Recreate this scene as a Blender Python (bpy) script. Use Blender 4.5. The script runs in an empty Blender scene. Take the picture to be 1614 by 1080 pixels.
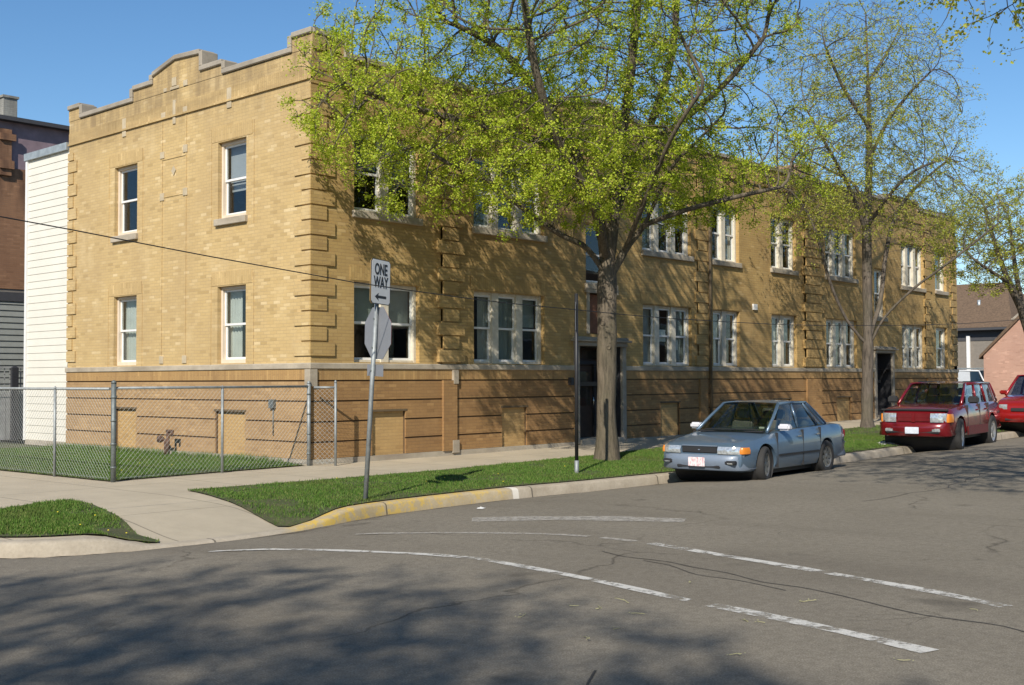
import bpy, bmesh, math, random
import numpy as np
from mathutils import Vector, Matrix
R = math.radians
S = bpy.context.scene
COL = S.collection

# ------------------------------------------------------------------ camera
yaw, pit, rol = 0.7317931, 0.0323298, -0.0039518
fw = Vector((math.cos(pit)*math.cos(yaw), math.cos(pit)*math.sin(yaw), math.sin(pit)))
rt = fw.cross(Vector((0, 0, 1))).normalized(); up = rt.cross(fw)
cr, sr = math.cos(rol), math.sin(rol)
rt, up = cr*rt + sr*up, -sr*rt + cr*up
cd = bpy.data.cameras.new('camera'); cam = bpy.data.objects.new('camera', cd); COL.objects.link(cam)
m = Matrix((rt, up, -fw)).transposed().to_4x4(); m.translation = Vector((-12.9504, -16.4542, 1.5))
cam.matrix_world = m
cd.sensor_width = 36; cd.lens = 36*1823.87/1614; cd.clip_end = 1500; cd.clip_start = .1
S.camera = cam
# ------------------------------------------------------------------ light
SUN_DIR = Vector((0.726, 0.348, -0.593)).normalized()      # the way the light travels
EL = math.asin(-SUN_DIR.z)
w = bpy.data.worlds.new("World"); S.world = w; w.use_nodes = True
nt = w.node_tree; bg = nt.nodes['Background']
sky = nt.nodes.new('ShaderNodeTexSky'); sky.sky_type = 'NISHITA'; sky.sun_disc = False
sky.sun_elevation = EL; sky.sun_rotation = math.atan2(-SUN_DIR.x, -SUN_DIR.y)
sky.altitude = 200; sky.air_density = 1.0; sky.dust_density = 0.2; sky.ozone_density = 3.4
hs = nt.nodes.new('ShaderNodeHueSaturation'); hs.inputs['Saturation'].default_value = 1.16; hs.inputs['Hue'].default_value = .499
nt.links.new(sky.outputs[0], hs.inputs['Color']); nt.links.new(hs.outputs[0], bg.inputs[0]); bg.inputs[1].default_value = 0.10
sd = bpy.data.lights.new('sun', 'SUN'); sd.energy = 4.3; sd.angle = R(0.45); sd.color = (1.0, .93, .82)
so = bpy.data.objects.new('sun', sd); COL.objects.link(so)
so.rotation_euler = SUN_DIR.to_track_quat('-Z', 'Y').to_euler()
S.view_settings.view_transform = 'Standard'; S.view_settings.look = 'None'
S.view_settings.exposure = 0.40; S.view_settings.gamma = 1; S.view_settings.use_curve_mapping = False

# ------------------------------------------------------------------ materials
MATS = {}
class N:
    def __init__(s, name, rough=.8, col=(.5, .5, .5), metal=0.0, spec=.5):
        s.m = bpy.data.materials.new(name); s.m.use_nodes = True; s.t = s.m.node_tree
        s.b = s.t.nodes['Principled BSDF']; MATS[name] = s.m
        s.b.inputs['Roughness'].default_value = rough; s.b.inputs['Base Color'].default_value = (*col, 1)
        s.b.inputs['Metallic'].default_value = metal; s.b.inputs['Specular IOR Level'].default_value = spec
    def n(s, t, **k):
        x = s.t.nodes.new(t)
        for a, v in k.items():
            if a in x.inputs: x.inputs[a].default_value = v
            else: setattr(x, a, v)
        return x
    def l(s, a, b): s.t.links.new(a, b)
    def pos(s): return s.n('ShaderNodeNewGeometry').outputs['Position']
    def map(s, v, scale=(1, 1, 1), loc=(0, 0, 0), rot=(0, 0, 0)):
        x = s.n('ShaderNodeMapping'); x.inputs['Scale'].default_value = scale; x.inputs['Location'].default_value = loc
        x.inputs['Rotation'].default_value = rot
        s.l(v, x.inputs['Vector']); return x.outputs[0]
    def noise(s, v, scale, detail=4, rough=.55):
        x = s.n('ShaderNodeTexNoise', Scale=scale, Detail=detail, Roughness=rough); s.l(v, x.inputs['Vector']); return x.outputs['Fac']
    def ramp(s, v, stops):
        x = s.n('ShaderNodeValToRGB'); e = x.color_ramp.elements
        while len(e) < len(stops): e.new(.5)
        for i, (p, c) in enumerate(stops):
            e[i].position = p; e[i].color = (*c, 1) if isinstance(c, tuple) else (c, c, c, 1)
        s.l(v, x.inputs[0]); return x.outputs[0]
    def mix(s, f, a, b, mode='MIX'):
        x = s.n('ShaderNodeMix', data_type='RGBA', blend_type=mode)
        for q, i in ((f, 0), (a, 6), (b, 7)):
            if isinstance(q, (int, float)): x.inputs[i].default_value = q
            elif isinstance(q, tuple): x.inputs[i].default_value = (*q, 1)
            else: s.l(q, x.inputs[i])
        return x.outputs[2]
    def math(s, op, a, b=0.0, c=None):
        x = s.n('ShaderNodeMath', operation=op)
        for i, q in enumerate((a, b, c)):
            if q is None: continue
            if isinstance(q, (int, float)): x.inputs[i].default_value = q
            else: s.l(q, x.inputs[i])
        return x.outputs[0]
    def bump(s, h, strength=.3, dist=.01):
        x = s.n('ShaderNodeBump', Strength=strength, Distance=dist); s.l(h, x.inputs['Height']); s.l(x.outputs[0], s.b.inputs['Normal'])
    def col(s, c): s.l(c, s.b.inputs['Base Color'])

def simple(name, col, rough=.6, metal=0., var=.12, scale=6., bump=0., spec=.5, coat=0.):
    a = N(name, rough, col, metal, spec)
    v = a.noise(a.pos(), scale, 5)
    lo = tuple(c*(1-var) for c in col); hi = tuple(min(1, c*(1+var)) for c in col)
    a.col(a.ramp(v, [(.3, lo), (.7, hi)]))
    if bump: a.bump(v, bump)
    if coat: a.b.inputs['Coat Weight'].default_value = coat; a.b.inputs['Coat Roughness'].default_value = .05
    return a.m

def brick(name, c1, c2, mortar, stain, light=None, bw=.20, rh=.062, streak=.35, vert=False):
    a = N(name, .85)
    g = a.pos(); sx = a.n('ShaderNodeSeparateXYZ'); a.l(g, sx.inputs[0])
    u = a.math('ADD', sx.outputs[0], sx.outputs[1])
    cb = a.n('ShaderNodeCombineXYZ')
    if vert: a.l(sx.outputs[2], cb.inputs[0]); a.l(u, cb.inputs[1])
    else: a.l(u, cb.inputs[0]); a.l(sx.outputs[2], cb.inputs[1])
    v = cb.outputs[0]
    sv = a.n('ShaderNodeSeparateXYZ'); a.l(v, sv.inputs[0])
    rz = a.math('DIVIDE', sv.outputs[1], rh); row = a.math('FLOOR', rz); fz = a.math('SUBTRACT', rz, row)
    off = a.math('MULTIPLY', a.math('MODULO', a.math('ABSOLUTE', row), 2.0), .5)
    ru = a.math('ADD', a.math('DIVIDE', sv.outputs[0], bw), off); co = a.math('FLOOR', ru); fu = a.math('SUBTRACT', ru, co)
    cell = a.n('ShaderNodeCombineXYZ'); a.l(row, cell.inputs[0]); a.l(co, cell.inputs[1])
    wn = a.n('ShaderNodeTexWhiteNoise', noise_dimensions='2D'); a.l(cell.outputs[0], wn.inputs['Vector']); r = wn.outputs['Value']
    mo = a.math('MAXIMUM', a.math('LESS_THAN', fz, .17), a.math('LESS_THAN', fu, .055))
    hi = light or tuple(min(1, x*1.3) for x in c1)
    mid_ = tuple((p+q)/2 for p, q in zip(c1, c2))
    c = a.ramp(r, [(.0, tuple(x*.88 for x in c2)), (.12, tuple(x*.35+y*.65 for x, y in zip(c2, mid_))), (.5, mid_), (.88, tuple(x*.35+y*.65 for x, y in zip(c1, mid_))), (.97, tuple(x*.2+y*.8 for x, y in zip(hi, c1))), (1.0, tuple(x*.6+y*.4 for x, y in zip(hi, c1)))])
    grit = a.noise(g, 60., 3, .7)
    c = a.mix(a.ramp(grit, [(.45, 0.), (.7, .25)]), c, tuple(x*.6 for x in c2))
    mz = a.noise(g, 1.6, 4)
    c = a.mix(a.math('MULTIPLY', mo, a.ramp(mz, [(.3, .75), (.7, .35)])), c, mortar)
    # broad weathering
    big = a.noise(g, .55, 6, .65)
    c = a.mix(a.ramp(big, [(.40, 0.), (.70, streak*1.3)]), c, stain)
    lt = a.noise(a.map(g, (1, 1, 1), (7, 3, 9)), 1.1, 5, .65)
    c = a.mix(a.ramp(lt, [(.56, 0.), (.75, .35)]), c, hi)
    st = a.noise(a.map(v, (2.2, .35, 1)), 1.0, 5, .6)
    c = a.mix(a.ramp(st, [(.5, 0.), (.8, streak*.8)]), c, stain)
    sz_ = a.n('ShaderNodeSeparateXYZ'); a.l(g, sz_.inputs[0])
    soot = a.n('ShaderNodeMapRange'); a.l(sz_.outputs[2], soot.inputs[0]); soot.inputs[1].default_value = 6.4; soot.inputs[2].default_value = 7.3
    drip = a.noise(a.map(v, (3.5, .5, 1), (3, 0, 0)), 1., 4, .6)
    c = a.mix(a.math('MULTIPLY', a.math('MULTIPLY', soot.outputs[0], .75), a.ramp(drip, [(.35, 0.), (.65, 1.)])), c, tuple(x*.62 for x in stain))
    a.col(c)
    h = a.math('ADD', a.math('MULTIPLY', mo, -1.0), a.math('ADD', a.math('MULTIPLY', r, .35), a.math('MULTIPLY', grit, .3)))
    x = a.n('ShaderNodeBump', Strength=.5, Distance=.01); a.l(h, x.inputs['Height']); a.l(x.outputs[0], a.b.inputs['Normal'])
    return a.m

M = {}
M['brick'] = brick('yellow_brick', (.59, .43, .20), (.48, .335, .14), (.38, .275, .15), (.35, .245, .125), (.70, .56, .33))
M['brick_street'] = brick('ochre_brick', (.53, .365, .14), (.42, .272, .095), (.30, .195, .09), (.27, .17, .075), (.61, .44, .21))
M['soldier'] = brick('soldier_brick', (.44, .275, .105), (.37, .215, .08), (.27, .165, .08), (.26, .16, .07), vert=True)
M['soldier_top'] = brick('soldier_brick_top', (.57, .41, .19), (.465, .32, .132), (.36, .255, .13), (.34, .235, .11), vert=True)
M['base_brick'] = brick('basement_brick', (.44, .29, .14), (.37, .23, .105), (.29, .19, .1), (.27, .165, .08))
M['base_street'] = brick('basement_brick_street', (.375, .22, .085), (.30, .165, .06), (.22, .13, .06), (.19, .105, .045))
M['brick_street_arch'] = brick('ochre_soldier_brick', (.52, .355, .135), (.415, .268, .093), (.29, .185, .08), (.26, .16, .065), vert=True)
M['infill'] = brick('infill_brick', (.50, .33, .135), (.43, .27, .105), (.32, .21, .1), (.36, .23, .1), streak=.15)
M['brown_brick'] = brick('brown_brick', (.31, .165, .085), (.25, .125, .06), (.2, .12, .08), (.13, .06, .035))
M['pink_brick'] = brick('pink_brick', (.50, .30, .22), (.42, .24, .17), (.45, .33, .26), (.34, .2, .15))

def stone(name, c, dark):
    a = N(name, .85); g = a.pos()
    v = a.noise(g, 3.0, 8, .7); big = a.noise(a.map(g, (1, 1, 3)), .8, 4)
    cc = a.ramp(v, [(.3, tuple(x*.75 for x in c)), (.6, c), (.85, tuple(min(1, x*1.15) for x in c))])
    cc = a.mix(a.ramp(big, [(.45, 0.), (.7, .7)]), cc, dark)
    a.col(cc); a.bump(v, .25, .01); return a.m
M['stone'] = stone('limestone', (.44, .38, .29), (.22, .18, .13))
M['coping'] = stone('coping_stone', (.36, .315, .25), (.20, .17, .13))
M['found'] = stone('foundation_concrete', (.42, .37, .29), (.25, .2, .15))

def concrete(name, c, joints=True):
    a = N(name, .9); g = a.pos()
    n1 = a.noise(g, 40., 6, .7); n2 = a.noise(g, .7, 6, .6); n3 = a.noise(g, 4., 5, .6)
    cc = a.ramp(n2, [(.3, tuple(x*.84 for x in c)), (.7, tuple(x*1.08 for x in c))])
    cc = a.mix(a.ramp(n3, [(.45, 0.), (.8, .45)]), cc, tuple(x*.72 for x in c))
    cc = a.mix(a.ramp(n1, [(.4, 0.), (.75, .35)]), cc, tuple(x*.7 for x in c))
    if joints:
        sx = a.n('ShaderNodeSeparateXYZ'); a.l(g, sx.inputs[0])
        fx = a.math('ABSOLUTE', a.math('SUBTRACT', a.math('FRACT', a.math('DIVIDE', sx.outputs[0], 1.53)), .5))
        j = a.math('GREATER_THAN', fx, .4925)
        fy = a.math('ABSOLUTE', a.math('SUBTRACT', a.math('FRACT', a.math('DIVIDE', a.math('ADD', sx.outputs[1], 1.1), 3.1)), .5))
        j2 = a.math('GREATER_THAN', fy, .4970)
        cc = a.mix(a.math('MULTIPLY', a.math('MAXIMUM', j, j2), .8), cc, tuple(x*.38 for x in c))
    a.col(cc); a.bump(n1, .2, .006); return a.m
M['walk'] = concrete('sidewalk_concrete', (.455, .39, .285))
M['kerb_plain'] = concrete('kerb_concrete', (.36, .31, .24), False)

def kerb_mat():
    a = N('kerb_painted', .85); g = a.pos(); sx = a.n('ShaderNodeSeparateXYZ'); a.l(g, sx.inputs[0])
    n1 = a.noise(g, 30., 6, .7); n2 = a.noise(g, 3.2, 5, .65)
    base = a.ramp(n2, [(.3, (.32, .27, .2)), (.7, (.46, .40, .31))])
    base = a.mix(a.ramp(n1, [(.4, 0.), (.75, .35)]), base, (.2, .17, .13))
    x = sx.outputs[0]
    ma = a.math('MULTIPLY', a.n('ShaderNodeMapRange', **{'From Min': -4.75, 'From Max': -4.45}).outputs[0], 1.0)
    r1 = a.n('ShaderNodeMapRange'); a.l(x, r1.inputs[0]); r1.inputs[1].default_value = -4.9; r1.inputs[2].default_value = -4.4
    r2 = a.n('ShaderNodeMapRange'); a.l(x, r2.inputs[0]); r2.inputs[1].default_value = -.40; r2.inputs[2].default_value = -.52
    r3 = a.n('ShaderNodeMapRange'); a.l(x, r3.inputs[0]); r3.inputs[1].default_value = 0.; r3.inputs[2].default_value = -4.2
    wear = a.math('ADD', a.math('MULTIPLY', r3.outputs[0], .35), .55)
    nn = a.ramp(a.noise(g, 5.5, 7, .75), [(.44, 0.), (.54, 1.)])
    msk = a.math('MULTIPLY', a.math('MULTIPLY', r1.outputs[0], r2.outputs[0]), a.math('MULTIPLY', wear, a.math('MAXIMUM', nn, .30)))
    msk = a.math('MULTIPLY', msk, a.math('LESS_THAN', x, -.4))
    c = a.mix(msk, base, (.60, .40, .06))
    fk = a.math('ABSOLUTE', a.math('SUBTRACT', a.math('FRACT', a.math('DIVIDE', x, 2.9)), .5))
    c = a.mix(a.math('MULTIPLY', a.math('GREATER_THAN', fk, .4955), .8), c, (.07, .06, .045))
    # a splash of white paint where the yellow ends
    w1 = a.math('LESS_THAN', a.math('ABSOLUTE', a.math('ADD', x, .33)), .06)
    c = a.mix(a.math('MULTIPLY', w1, .8), c, (.7, .66, .58))
    a.col(c); a.bump(n1, .3, .008); return a.m
M['kerb'] = kerb_mat()

def asphalt():
    a = N('asphalt', .95, spec=.08); g = a.pos()
    fine = a.noise(g, 85., 4, .8); mid = a.noise(g, 14., 6, .7); big = a.noise(g, .35, 6, .6); bl = a.noise(a.map(g, (.5, .12, 1), rot=(0, 0, .1)), 1.5, 5)
    c = a.ramp(big, [(.3, (.225, .20, .157)), (.7, (.28, .25, .198))])
    c = a.mix(a.ramp(mid, [(.42, 0.), (.75, .55)]), c, (.105, .09, .072))
    c = a.mix(a.ramp(bl, [(.52, 0.), (.72, .35)]), c, (.11, .095, .077))
    c = a.mix(a.ramp(fine, [(.42, 0.), (.66, .75)]), c, (.10, .088, .07))
    c = a.mix(a.ramp(fine, [(.30, .7), (.42, 0.)]), c, (.38, .33, .26))
    # oil and damp stains
    st = a.noise(g, 1.1, 3, .5); c = a.mix(a.ramp(st, [(.66, 0.), (.74, .5)]), c, (.07, .062, .052))
    # cracks: warped voronoi edges, only in places
    wn = a.n('ShaderNodeTexNoise', Scale=1.6, Detail=5.); a.l(g, wn.inputs['Vector'])
    wv = a.n('ShaderNodeVectorMath', operation='MULTIPLY_ADD'); a.l(wn.outputs['Color'], wv.inputs[0]); wv.inputs[1].default_value = (.9, .9, 0); a.l(g, wv.inputs[2])
    def crack(sc, width, lo, hi, off):
        vo = a.n('ShaderNodeTexVoronoi', feature='DISTANCE_TO_EDGE', Scale=sc); a.l(a.map(wv.outputs[0], (1, 1, 0), (off, off, 0)), vo.inputs['Vector'])
        ln = a.ramp(vo.outputs['Distance'], [(0., 1.), (width, 0.)])
        mk = a.ramp(a.noise(a.map(g, (1, 1, 0), (off*3, 5, 0)), .45, 3), [(lo, 0.), (hi, 1.)])
        return a.math('MULTIPLY', ln, mk)
    k = a.math('MAXIMUM', crack(.22, .006, .50, .62, 3.3), crack(1.3, .016, .62, .72, 9.1))
    c = a.mix(a.math('MULTIPLY', k, .6), c, (.045, .04, .034))
    a.col(c)
    h = a.math('SUBTRACT', a.math('ADD', fine, a.math('MULTIPLY', mid, 1.2)), a.math('MULTIPLY', k, 2.0))
    a.bump(h, .35, .012); return a.m
M['asphalt'] = asphalt()

def paint():
    a = N('road_paint', .8); g = a.pos()
    n = a.noise(g, 9., 6, .7); f = a.noise(g, 120., 3)
    big = a.noise(g, 1.2, 3)
    c = a.ramp(f, [(.3, (.45, .43, .38)), (.6, (.62, .60, .55))])
    a.col(c)
    th = a.math('ADD', a.math('MULTIPLY', n, .75), a.math('MULTIPLY', big, .35))
    al = a.ramp(th, [(.52, .95), (.63, .08)])
    a.l(al, a.b.inputs['Alpha']); return a.m
M['paint'] = paint()
def paint_faint():
    a = N('road_paint_faint', .8); g = a.pos()
    n = a.noise(g, 12., 6, .7)
    a.b.inputs['Base Color'].default_value = (.42, .39, .34, 1)
    a.l(a.ramp(n, [(.42, .8), (.66, .2)]), a.b.inputs['Alpha']); return a.m
M['paint_faint'] = paint_faint()

def grass_mat():
    a = N('grass_blades', .7, spec=.2)
    r = a.n('ShaderNodeNewGeometry').outputs['Random Per Island']
    c = a.ramp(r, [(0., (.045, .105, .012)), (.5, (.075, .15, .02)), (.85, (.115, .18, .035)), (1., (.2, .2, .07))])
    g = a.noise(a.pos(), 1.1, 4)
    c = a.mix(a.ramp(g, [(.5, 0.), (.75, .6)]), c, (.11, .115, .035))
    a.col(c); a.b.inputs['Subsurface Weight'].default_value = 0
    return a.m
M['grass'] = grass_mat()
def soil_mat():
    a = N('turf_soil', .95); g = a.pos()
    n = a.noise(g, 3., 6, .7); n2 = a.noise(g, 40., 4)
    c = a.ramp(n, [(.35, (.05, .065, .02)), (.6, (.09, .085, .035)), (.8, (.15, .115, .065))])
    c = a.mix(a.ramp(n2, [(.4, 0.), (.7, .5)]), c, (.03, .05, .012)); a.col(c); a.bump(n2, .6, .02); return a.m
M['soil'] = soil_mat()
M['dirt'] = simple('bare_dirt', (.17, .125, .08), .95, var=.35, scale=9, bump=.4)

def bark(name, c, s=1.):
    a = N(name, .9); g = a.pos()
    n = a.noise(a.map(g, (17*s, 17*s, 2.6*s)), 1., 7, .75); b = a.noise(g, 1.3, 4)
    cc = a.ramp(n, [(.35, tuple(x*.35 for x in c)), (.5, c), (.7, tuple(x*1.6 for x in c))])
    cc = a.mix(a.ramp(b, [(.45, 0.), (.7, .5)]), cc, (c[0]*.75, c[1]*.85, c[2]*.65))
    a.col(cc); a.bump(n, .9, .03); return a.m
M['bark'] = bark('maple_bark', (.125, .10, .07)); M['bark2'] = bark('grey_bark', (.12, .098, .076))
def leaf(name, stops, tr):
    a = N(name, .55, spec=.3)
    g = a.n('ShaderNodeNewGeometry')
    r = g.outputs['Random Per Island']
    c = a.ramp(r, stops)
    n = a.noise(g.outputs['Position'], .9, 3)
    c = a.mix(a.ramp(n, [(.4, 0.), (.7, .3)]), c, stops[0][1])
    a.col(c)
    t = a.n('ShaderNodeBsdfTranslucent'); a.l(a.mix(1.0, c, (1.0, 1.0, .5), 'MULTIPLY'), t.inputs[0])
    ms = a.n('ShaderNodeMixShader'); ms.inputs[0].default_value = tr
    out = a.t.nodes['Material Output']
    a.l(a.b.outputs[0], ms.inputs[1]); a.l(t.outputs[0], ms.inputs[2]); a.l(ms.outputs[0], out.inputs[0]); return a.m
M['leaf'] = leaf('spring_leaf', [(0., (.33, .43, .035)), (.5, (.50, .61, .05)), (.85, (.66, .71, .09)), (1., (.56, .48, .12))], .45)
M['leaf2'] = leaf('pale_spring_leaf', [(0., (.27, .32, .04)), (.5, (.42, .46, .06)), (.85, (.55, .53, .10)), (1., (.46, .35, .12))], .4)

M['white_vinyl'] = simple('white_vinyl', (.74, .73, .70), .45, var=.05)
M['cream_wood'] = simple('cream_painted_wood', (.60, .55, .44), .6, var=.16, scale=7, bump=.1)
M['tan_frame'] = simple('tan_brick_mould', (.66, .55, .42), .6, var=.06)
M['lintel_shade'] = simple('lintel_shade_and_pipe', (.12, .085, .045), .8)  # dark brown carries the shadow under the lintels; also colours the drainpipe
M['groove'] = simple('groove_mortar', (.13, .08, .04), .95)
def siding(name, c, pitch, dark):
    a = N(name, .55); g = a.pos(); sx = a.n('ShaderNodeSeparateXYZ'); a.l(g, sx.inputs[0])
    n = a.noise(g, 1.5, 4)
    a.col(a.ramp(n, [(.3, tuple(x*.92 for x in c)), (.7, c)])); return a.m
M['siding'] = siding('white_siding', (.70, .665, .575), .1, .5)
M['grey_siding'] = simple('grey_siding', (.26, .27, .245), .6, var=.08)
M['grey_siding2'] = simple('taupe_siding', (.20, .175, .145), .7, var=.1)
M['purple'] = simple('mauve_shingle', (.22, .16, .18), .8, var=.2, scale=3)
M['roofing'] = simple('brown_shingles', (.13, .085, .052), .9, var=.3, scale=9, bump=.3)
M['darkroof'] = simple('dark_roof_edge', (.05, .05, .055), .7)
M['galv'] = simple('galvanised_steel', (.30, .32, .32), .62, .5, var=.2, scale=12)
M['galv_dark'] = simple('weathered_steel', (.17, .19, .185), .6, .5, var=.25, scale=12)
M['mesh_wire'] = simple('mesh_wire', (.36, .38, .37), .6, .3)
M['inset'] = stone('buff_stone_inset', (.50, .415, .28), (.33, .26, .16))
M['alu'] = simple('flashing_metal', (.42, .45, .45), .45, .5, var=.2)
M['sign_white'] = simple('sign_white', (.72, .71, .68), .45, var=.05)
M['sign_black'] = simple('sign_black', (.015, .015, .018), .5)
M['sign_back'] = simple('sign_back_aluminium', (.24, .25, .27), .65, .3, var=.06)
M['sign_edge'] = simple('sign_edge_tan', (.50, .33, .14), .7)
M['black_metal'] = simple('black_metal', (.018, .018, .02), .5)
M['black_paint'] = simple('black_paint', (.03, .03, .034), .55)
M['door_wood'] = simple('dark_door_wood', (.05, .03, .02), .5, var=.3)
M['redstone'] = simple('terracotta_panel', (.20, .085, .045), .8, var=.3, scale=5, bump=.3)
M['rust'] = simple('rusty_iron', (.10, .055, .035), .85, var=.4, scale=20)
M['chimney'] = brick('grey_chimney_brick', (.36, .35, .31), (.28, .275, .24), (.2, .2, .18), (.22, .21, .19))
M['curtain'] = simple('curtain_cloth', (.55, .54, .50), .9, var=.1, scale=3)
M['curtain_dim'] = simple('shade_cloth_green', (.34, .37, .34), .9, var=.1, scale=3)
M['blind'] = simple('roller_blind', (.42, .42, .45), .9, var=.05)
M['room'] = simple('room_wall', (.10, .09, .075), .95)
M['paper'] = simple('white_paper', (.75, .74, .70), .9, var=.05)
M['fence_wood'] = simple('grey_weathered_board', (.27, .27, .26), .9, var=.25, scale=5)
M['dandelion'] = simple('dandelion_yellow', (.75, .6, .03), .7)
def glass_mat(name, tint, base=.07):
    a = N(name, .03); t = a.t
    tr = a.n('ShaderNodeBsdfTransparent'); tr.inputs[0].default_value = (*tint, 1)
    gl = a.n('ShaderNodeBsdfGlossy'); gl.inputs['Roughness'].default_value = .02; gl.inputs[0].default_value = (.9, .93, 1, 1)
    lw = a.n('ShaderNodeLayerWeight', Blend=.5)
    f = a.math('ADD', a.math('MULTIPLY', a.math('POWER', lw.outputs['Facing'], 5.0), .9), base)
    wn = a.noise(a.pos(), 2.5, 2); bp = a.n('ShaderNodeBump', Strength=.03, Distance=.02); a.l(wn, bp.inputs['Height']); a.l(bp.outputs[0], gl.inputs['Normal'])
    ms = a.n('ShaderNodeMixShader'); a.l(f, ms.inputs[0]); a.l(tr.outputs[0], ms.inputs[1]); a.l(gl.outputs[0], ms.inputs[2])
    a.l(ms.outputs[0], t.nodes['Material Output'].inputs[0]); return a.m
M['glass'] = glass_mat('window_glass', (.86, .89, .88), .045)
def carglass(name, c, base=.05):
    a = N(name, .04, c, spec=.8); return a.m
M['car_glass'] = glass_mat('car_glass', (.50, .56, .50), .07); M['car_glass_reflect'] = glass_mat('car_side_glass_reflect', (.30, .38, .48), .10); M['seat'] = simple('seat_cloth', (.13, .125, .12), .9)  # side glass tinted blue to stand in for its blue reflections
M['tyre'] = simple('tyre_rubber', (.028, .027, .026), .85, var=.2)
M['hub'] = simple('wheel_steel', (.22, .215, .20), .45, .6, var=.2)
M['alloy'] = simple('alloy_wheel', (.5, .5, .49), .35, .7, var=.1)
M['blue_car'] = simple('blue_grey_paint', (.10, .155, .22), .34, .3, var=.05, scale=2, coat=.6)
M['blue_bumper'] = simple('blue_grey_bumper', (.17, .21, .27), .45, .1, var=.08, coat=.2)
M['trim'] = simple('black_trim', (.02, .02, .022), .6)
M['red_car'] = simple('dark_red_paint', (.165, .008, .012), .25, .2, var=.08, scale=2, coat=.8)
M['red_car2'] = simple('bright_red_paint', (.27, .010, .010), .25, .15, var=.08, scale=2, coat=.8)
M['white_car'] = simple('white_van_paint', (.66, .67, .67), .3, var=.04, coat=.5)
M['lamp'] = simple('headlamp_lens', (.52, .55, .56), .12, .5, var=.35, scale=22, coat=1.)
M['amber'] = N('amber_lens', .2, (.65, .22, .03)).m
M['chrome'] = N('chrome', .15, (.7, .7, .7), 1.).m
M['mirror_glint'] = simple('mirror_shell_glint', (.62, .62, .66), .3, var=.03, coat=.5)  # bright highlight on the mirror put into its pale colour
def plate_mat():
    a = N('plate_enamel', .4); n = a.noise(a.map(a.pos(), (30, 30, 16)), 1., 2)
    a.col(a.ramp(n, [(.45, (.72, .68, .68)), (.6, (.60, .36, .38))])); return a.m
M['plate'] = plate_mat(); M['plate_blue'] = simple('plate_pale', (.62, .66, .74), .4, var=.1, scale=20)

# ------------------------------------------------------------------ mesh helpers
class MB:
    def __init__(s): s.v = []; s.f = []; s.mi = []; s.sm = []
    def add(s, vs, fs, smooth=False):
        o = len(s.v); s.v += [tuple(x) for x in vs]; s.f += [tuple(i+o for i in f) for f in fs]; s.sm += [smooth]*len(fs); return s
    def box(s, a, b):
        x0, y0, z0 = [min(p, q) for p, q in zip(a, b)]; x1, y1, z1 = [max(p, q) for p, q in zip(a, b)]
        return s.add([(x0,y0,z0),(x1,y0,z0),(x1,y1,z0),(x0,y1,z0),(x0,y0,z1),(x1,y0,z1),(x1,y1,z1),(x0,y1,z1)],
                     [(0,3,2,1),(4,5,6,7),(0,1,5,4),(1,2,6,5),(2,3,7,6),(3,0,4,7)])
    def hexa(s, v8): return s.add(v8, [(0,3,2,1),(4,5,6,7),(0,1,5,4),(1,2,6,5),(2,3,7,6),(3,0,4,7)])
    def tube(s, pts, rad, n=8, cap=True, smooth=True):
        pts = [Vector(p) for p in pts]; rads = rad if isinstance(rad, (list, tuple)) else [rad]*len(pts)
        vs = []; ref = None
        for i, p in enumerate(pts):
            t = (pts[min(i+1, len(pts)-1)] - pts[max(i-1, 0)]).normalized()
            if ref is None: ref = t.orthogonal().normalized()
            ref = (ref - t*ref.dot(t)).normalized(); b = t.cross(ref)
            for k in range(n):
                an = 2*math.pi*k/n; vs.append(p + (ref*math.cos(an) + b*math.sin(an))*rads[i])
        fs = [(i*n+k, i*n+(k+1)%n, (i+1)*n+(k+1)%n, (i+1)*n+k) for i in range(len(pts)-1) for k in range(n)]
        s.add(vs, fs, smooth)
        if cap:
            o = len(s.v) - len(vs)
            s.f.append(tuple(o+k for k in reversed(range(n)))); s.sm.append(False)
            s.f.append(tuple(o+(len(pts)-1)*n+k for k in range(n))); s.sm.append(False)
        return s
    def prism(s, poly, z0, z1):   # poly in xy
        n = len(poly); return s.add([(x, y, z0) for x, y in poly] + [(x, y, z1) for x, y in poly],
            [tuple(reversed(range(n))), tuple(range(n, 2*n))] + [(i, (i+1) % n, n+(i+1) % n, n+i) for i in range(n)])
    def extr(s, poly3, d):        # planar 3d polygon extruded by vector d
        n = len(poly3); d = Vector(d); a = [Vector(p) for p in poly3]
        return s.add(a + [p+d for p in a], [tuple(reversed(range(n))), tuple(range(n, 2*n))] + [(i, (i+1) % n, n+(i+1) % n, n+i) for i in range(n)])
    def lathe(s, prof, axis_o, axis='Y', n=24, smooth=True):   # prof: (r, h)
        vs = []
        for r_, h in prof:
            for k in range(n):
                an = 2*math.pi*k/n; c, q = r_*math.cos(an), r_*math.sin(an)
                vs.append({'Y': (c, h, q), 'Z': (c, q, h), 'X': (h, c, q)}[axis])
        o = Vector(axis_o); vs = [o+Vector(v) for v in vs]
        return s.add(vs, [(i*n+k, i*n+(k+1) % n, (i+1)*n+(k+1) % n, (i+1)*n+k) for i in range(len(prof)-1) for k in range(n)], smooth)
    def build(s, name, mat, parent=None, fix=True):
        me = bpy.data.meshes.new(name); me.from_pydata(s.v, [], s.f); me.update()
        if len(s.sm) == len(me.polygons): me.polygons.foreach_set('use_smooth', s.sm)
        o = bpy.data.objects.new(name, me); COL.objects.link(o)
        me.materials.append(M[mat] if isinstance(mat, str) else mat)
        if fix:
            bm = bmesh.new(); bm.from_mesh(me); bmesh.ops.recalc_face_normals(bm, faces=bm.faces); bm.to_mesh(me); bm.free()
        if parent is not None: o.parent = parent
        return o
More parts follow.
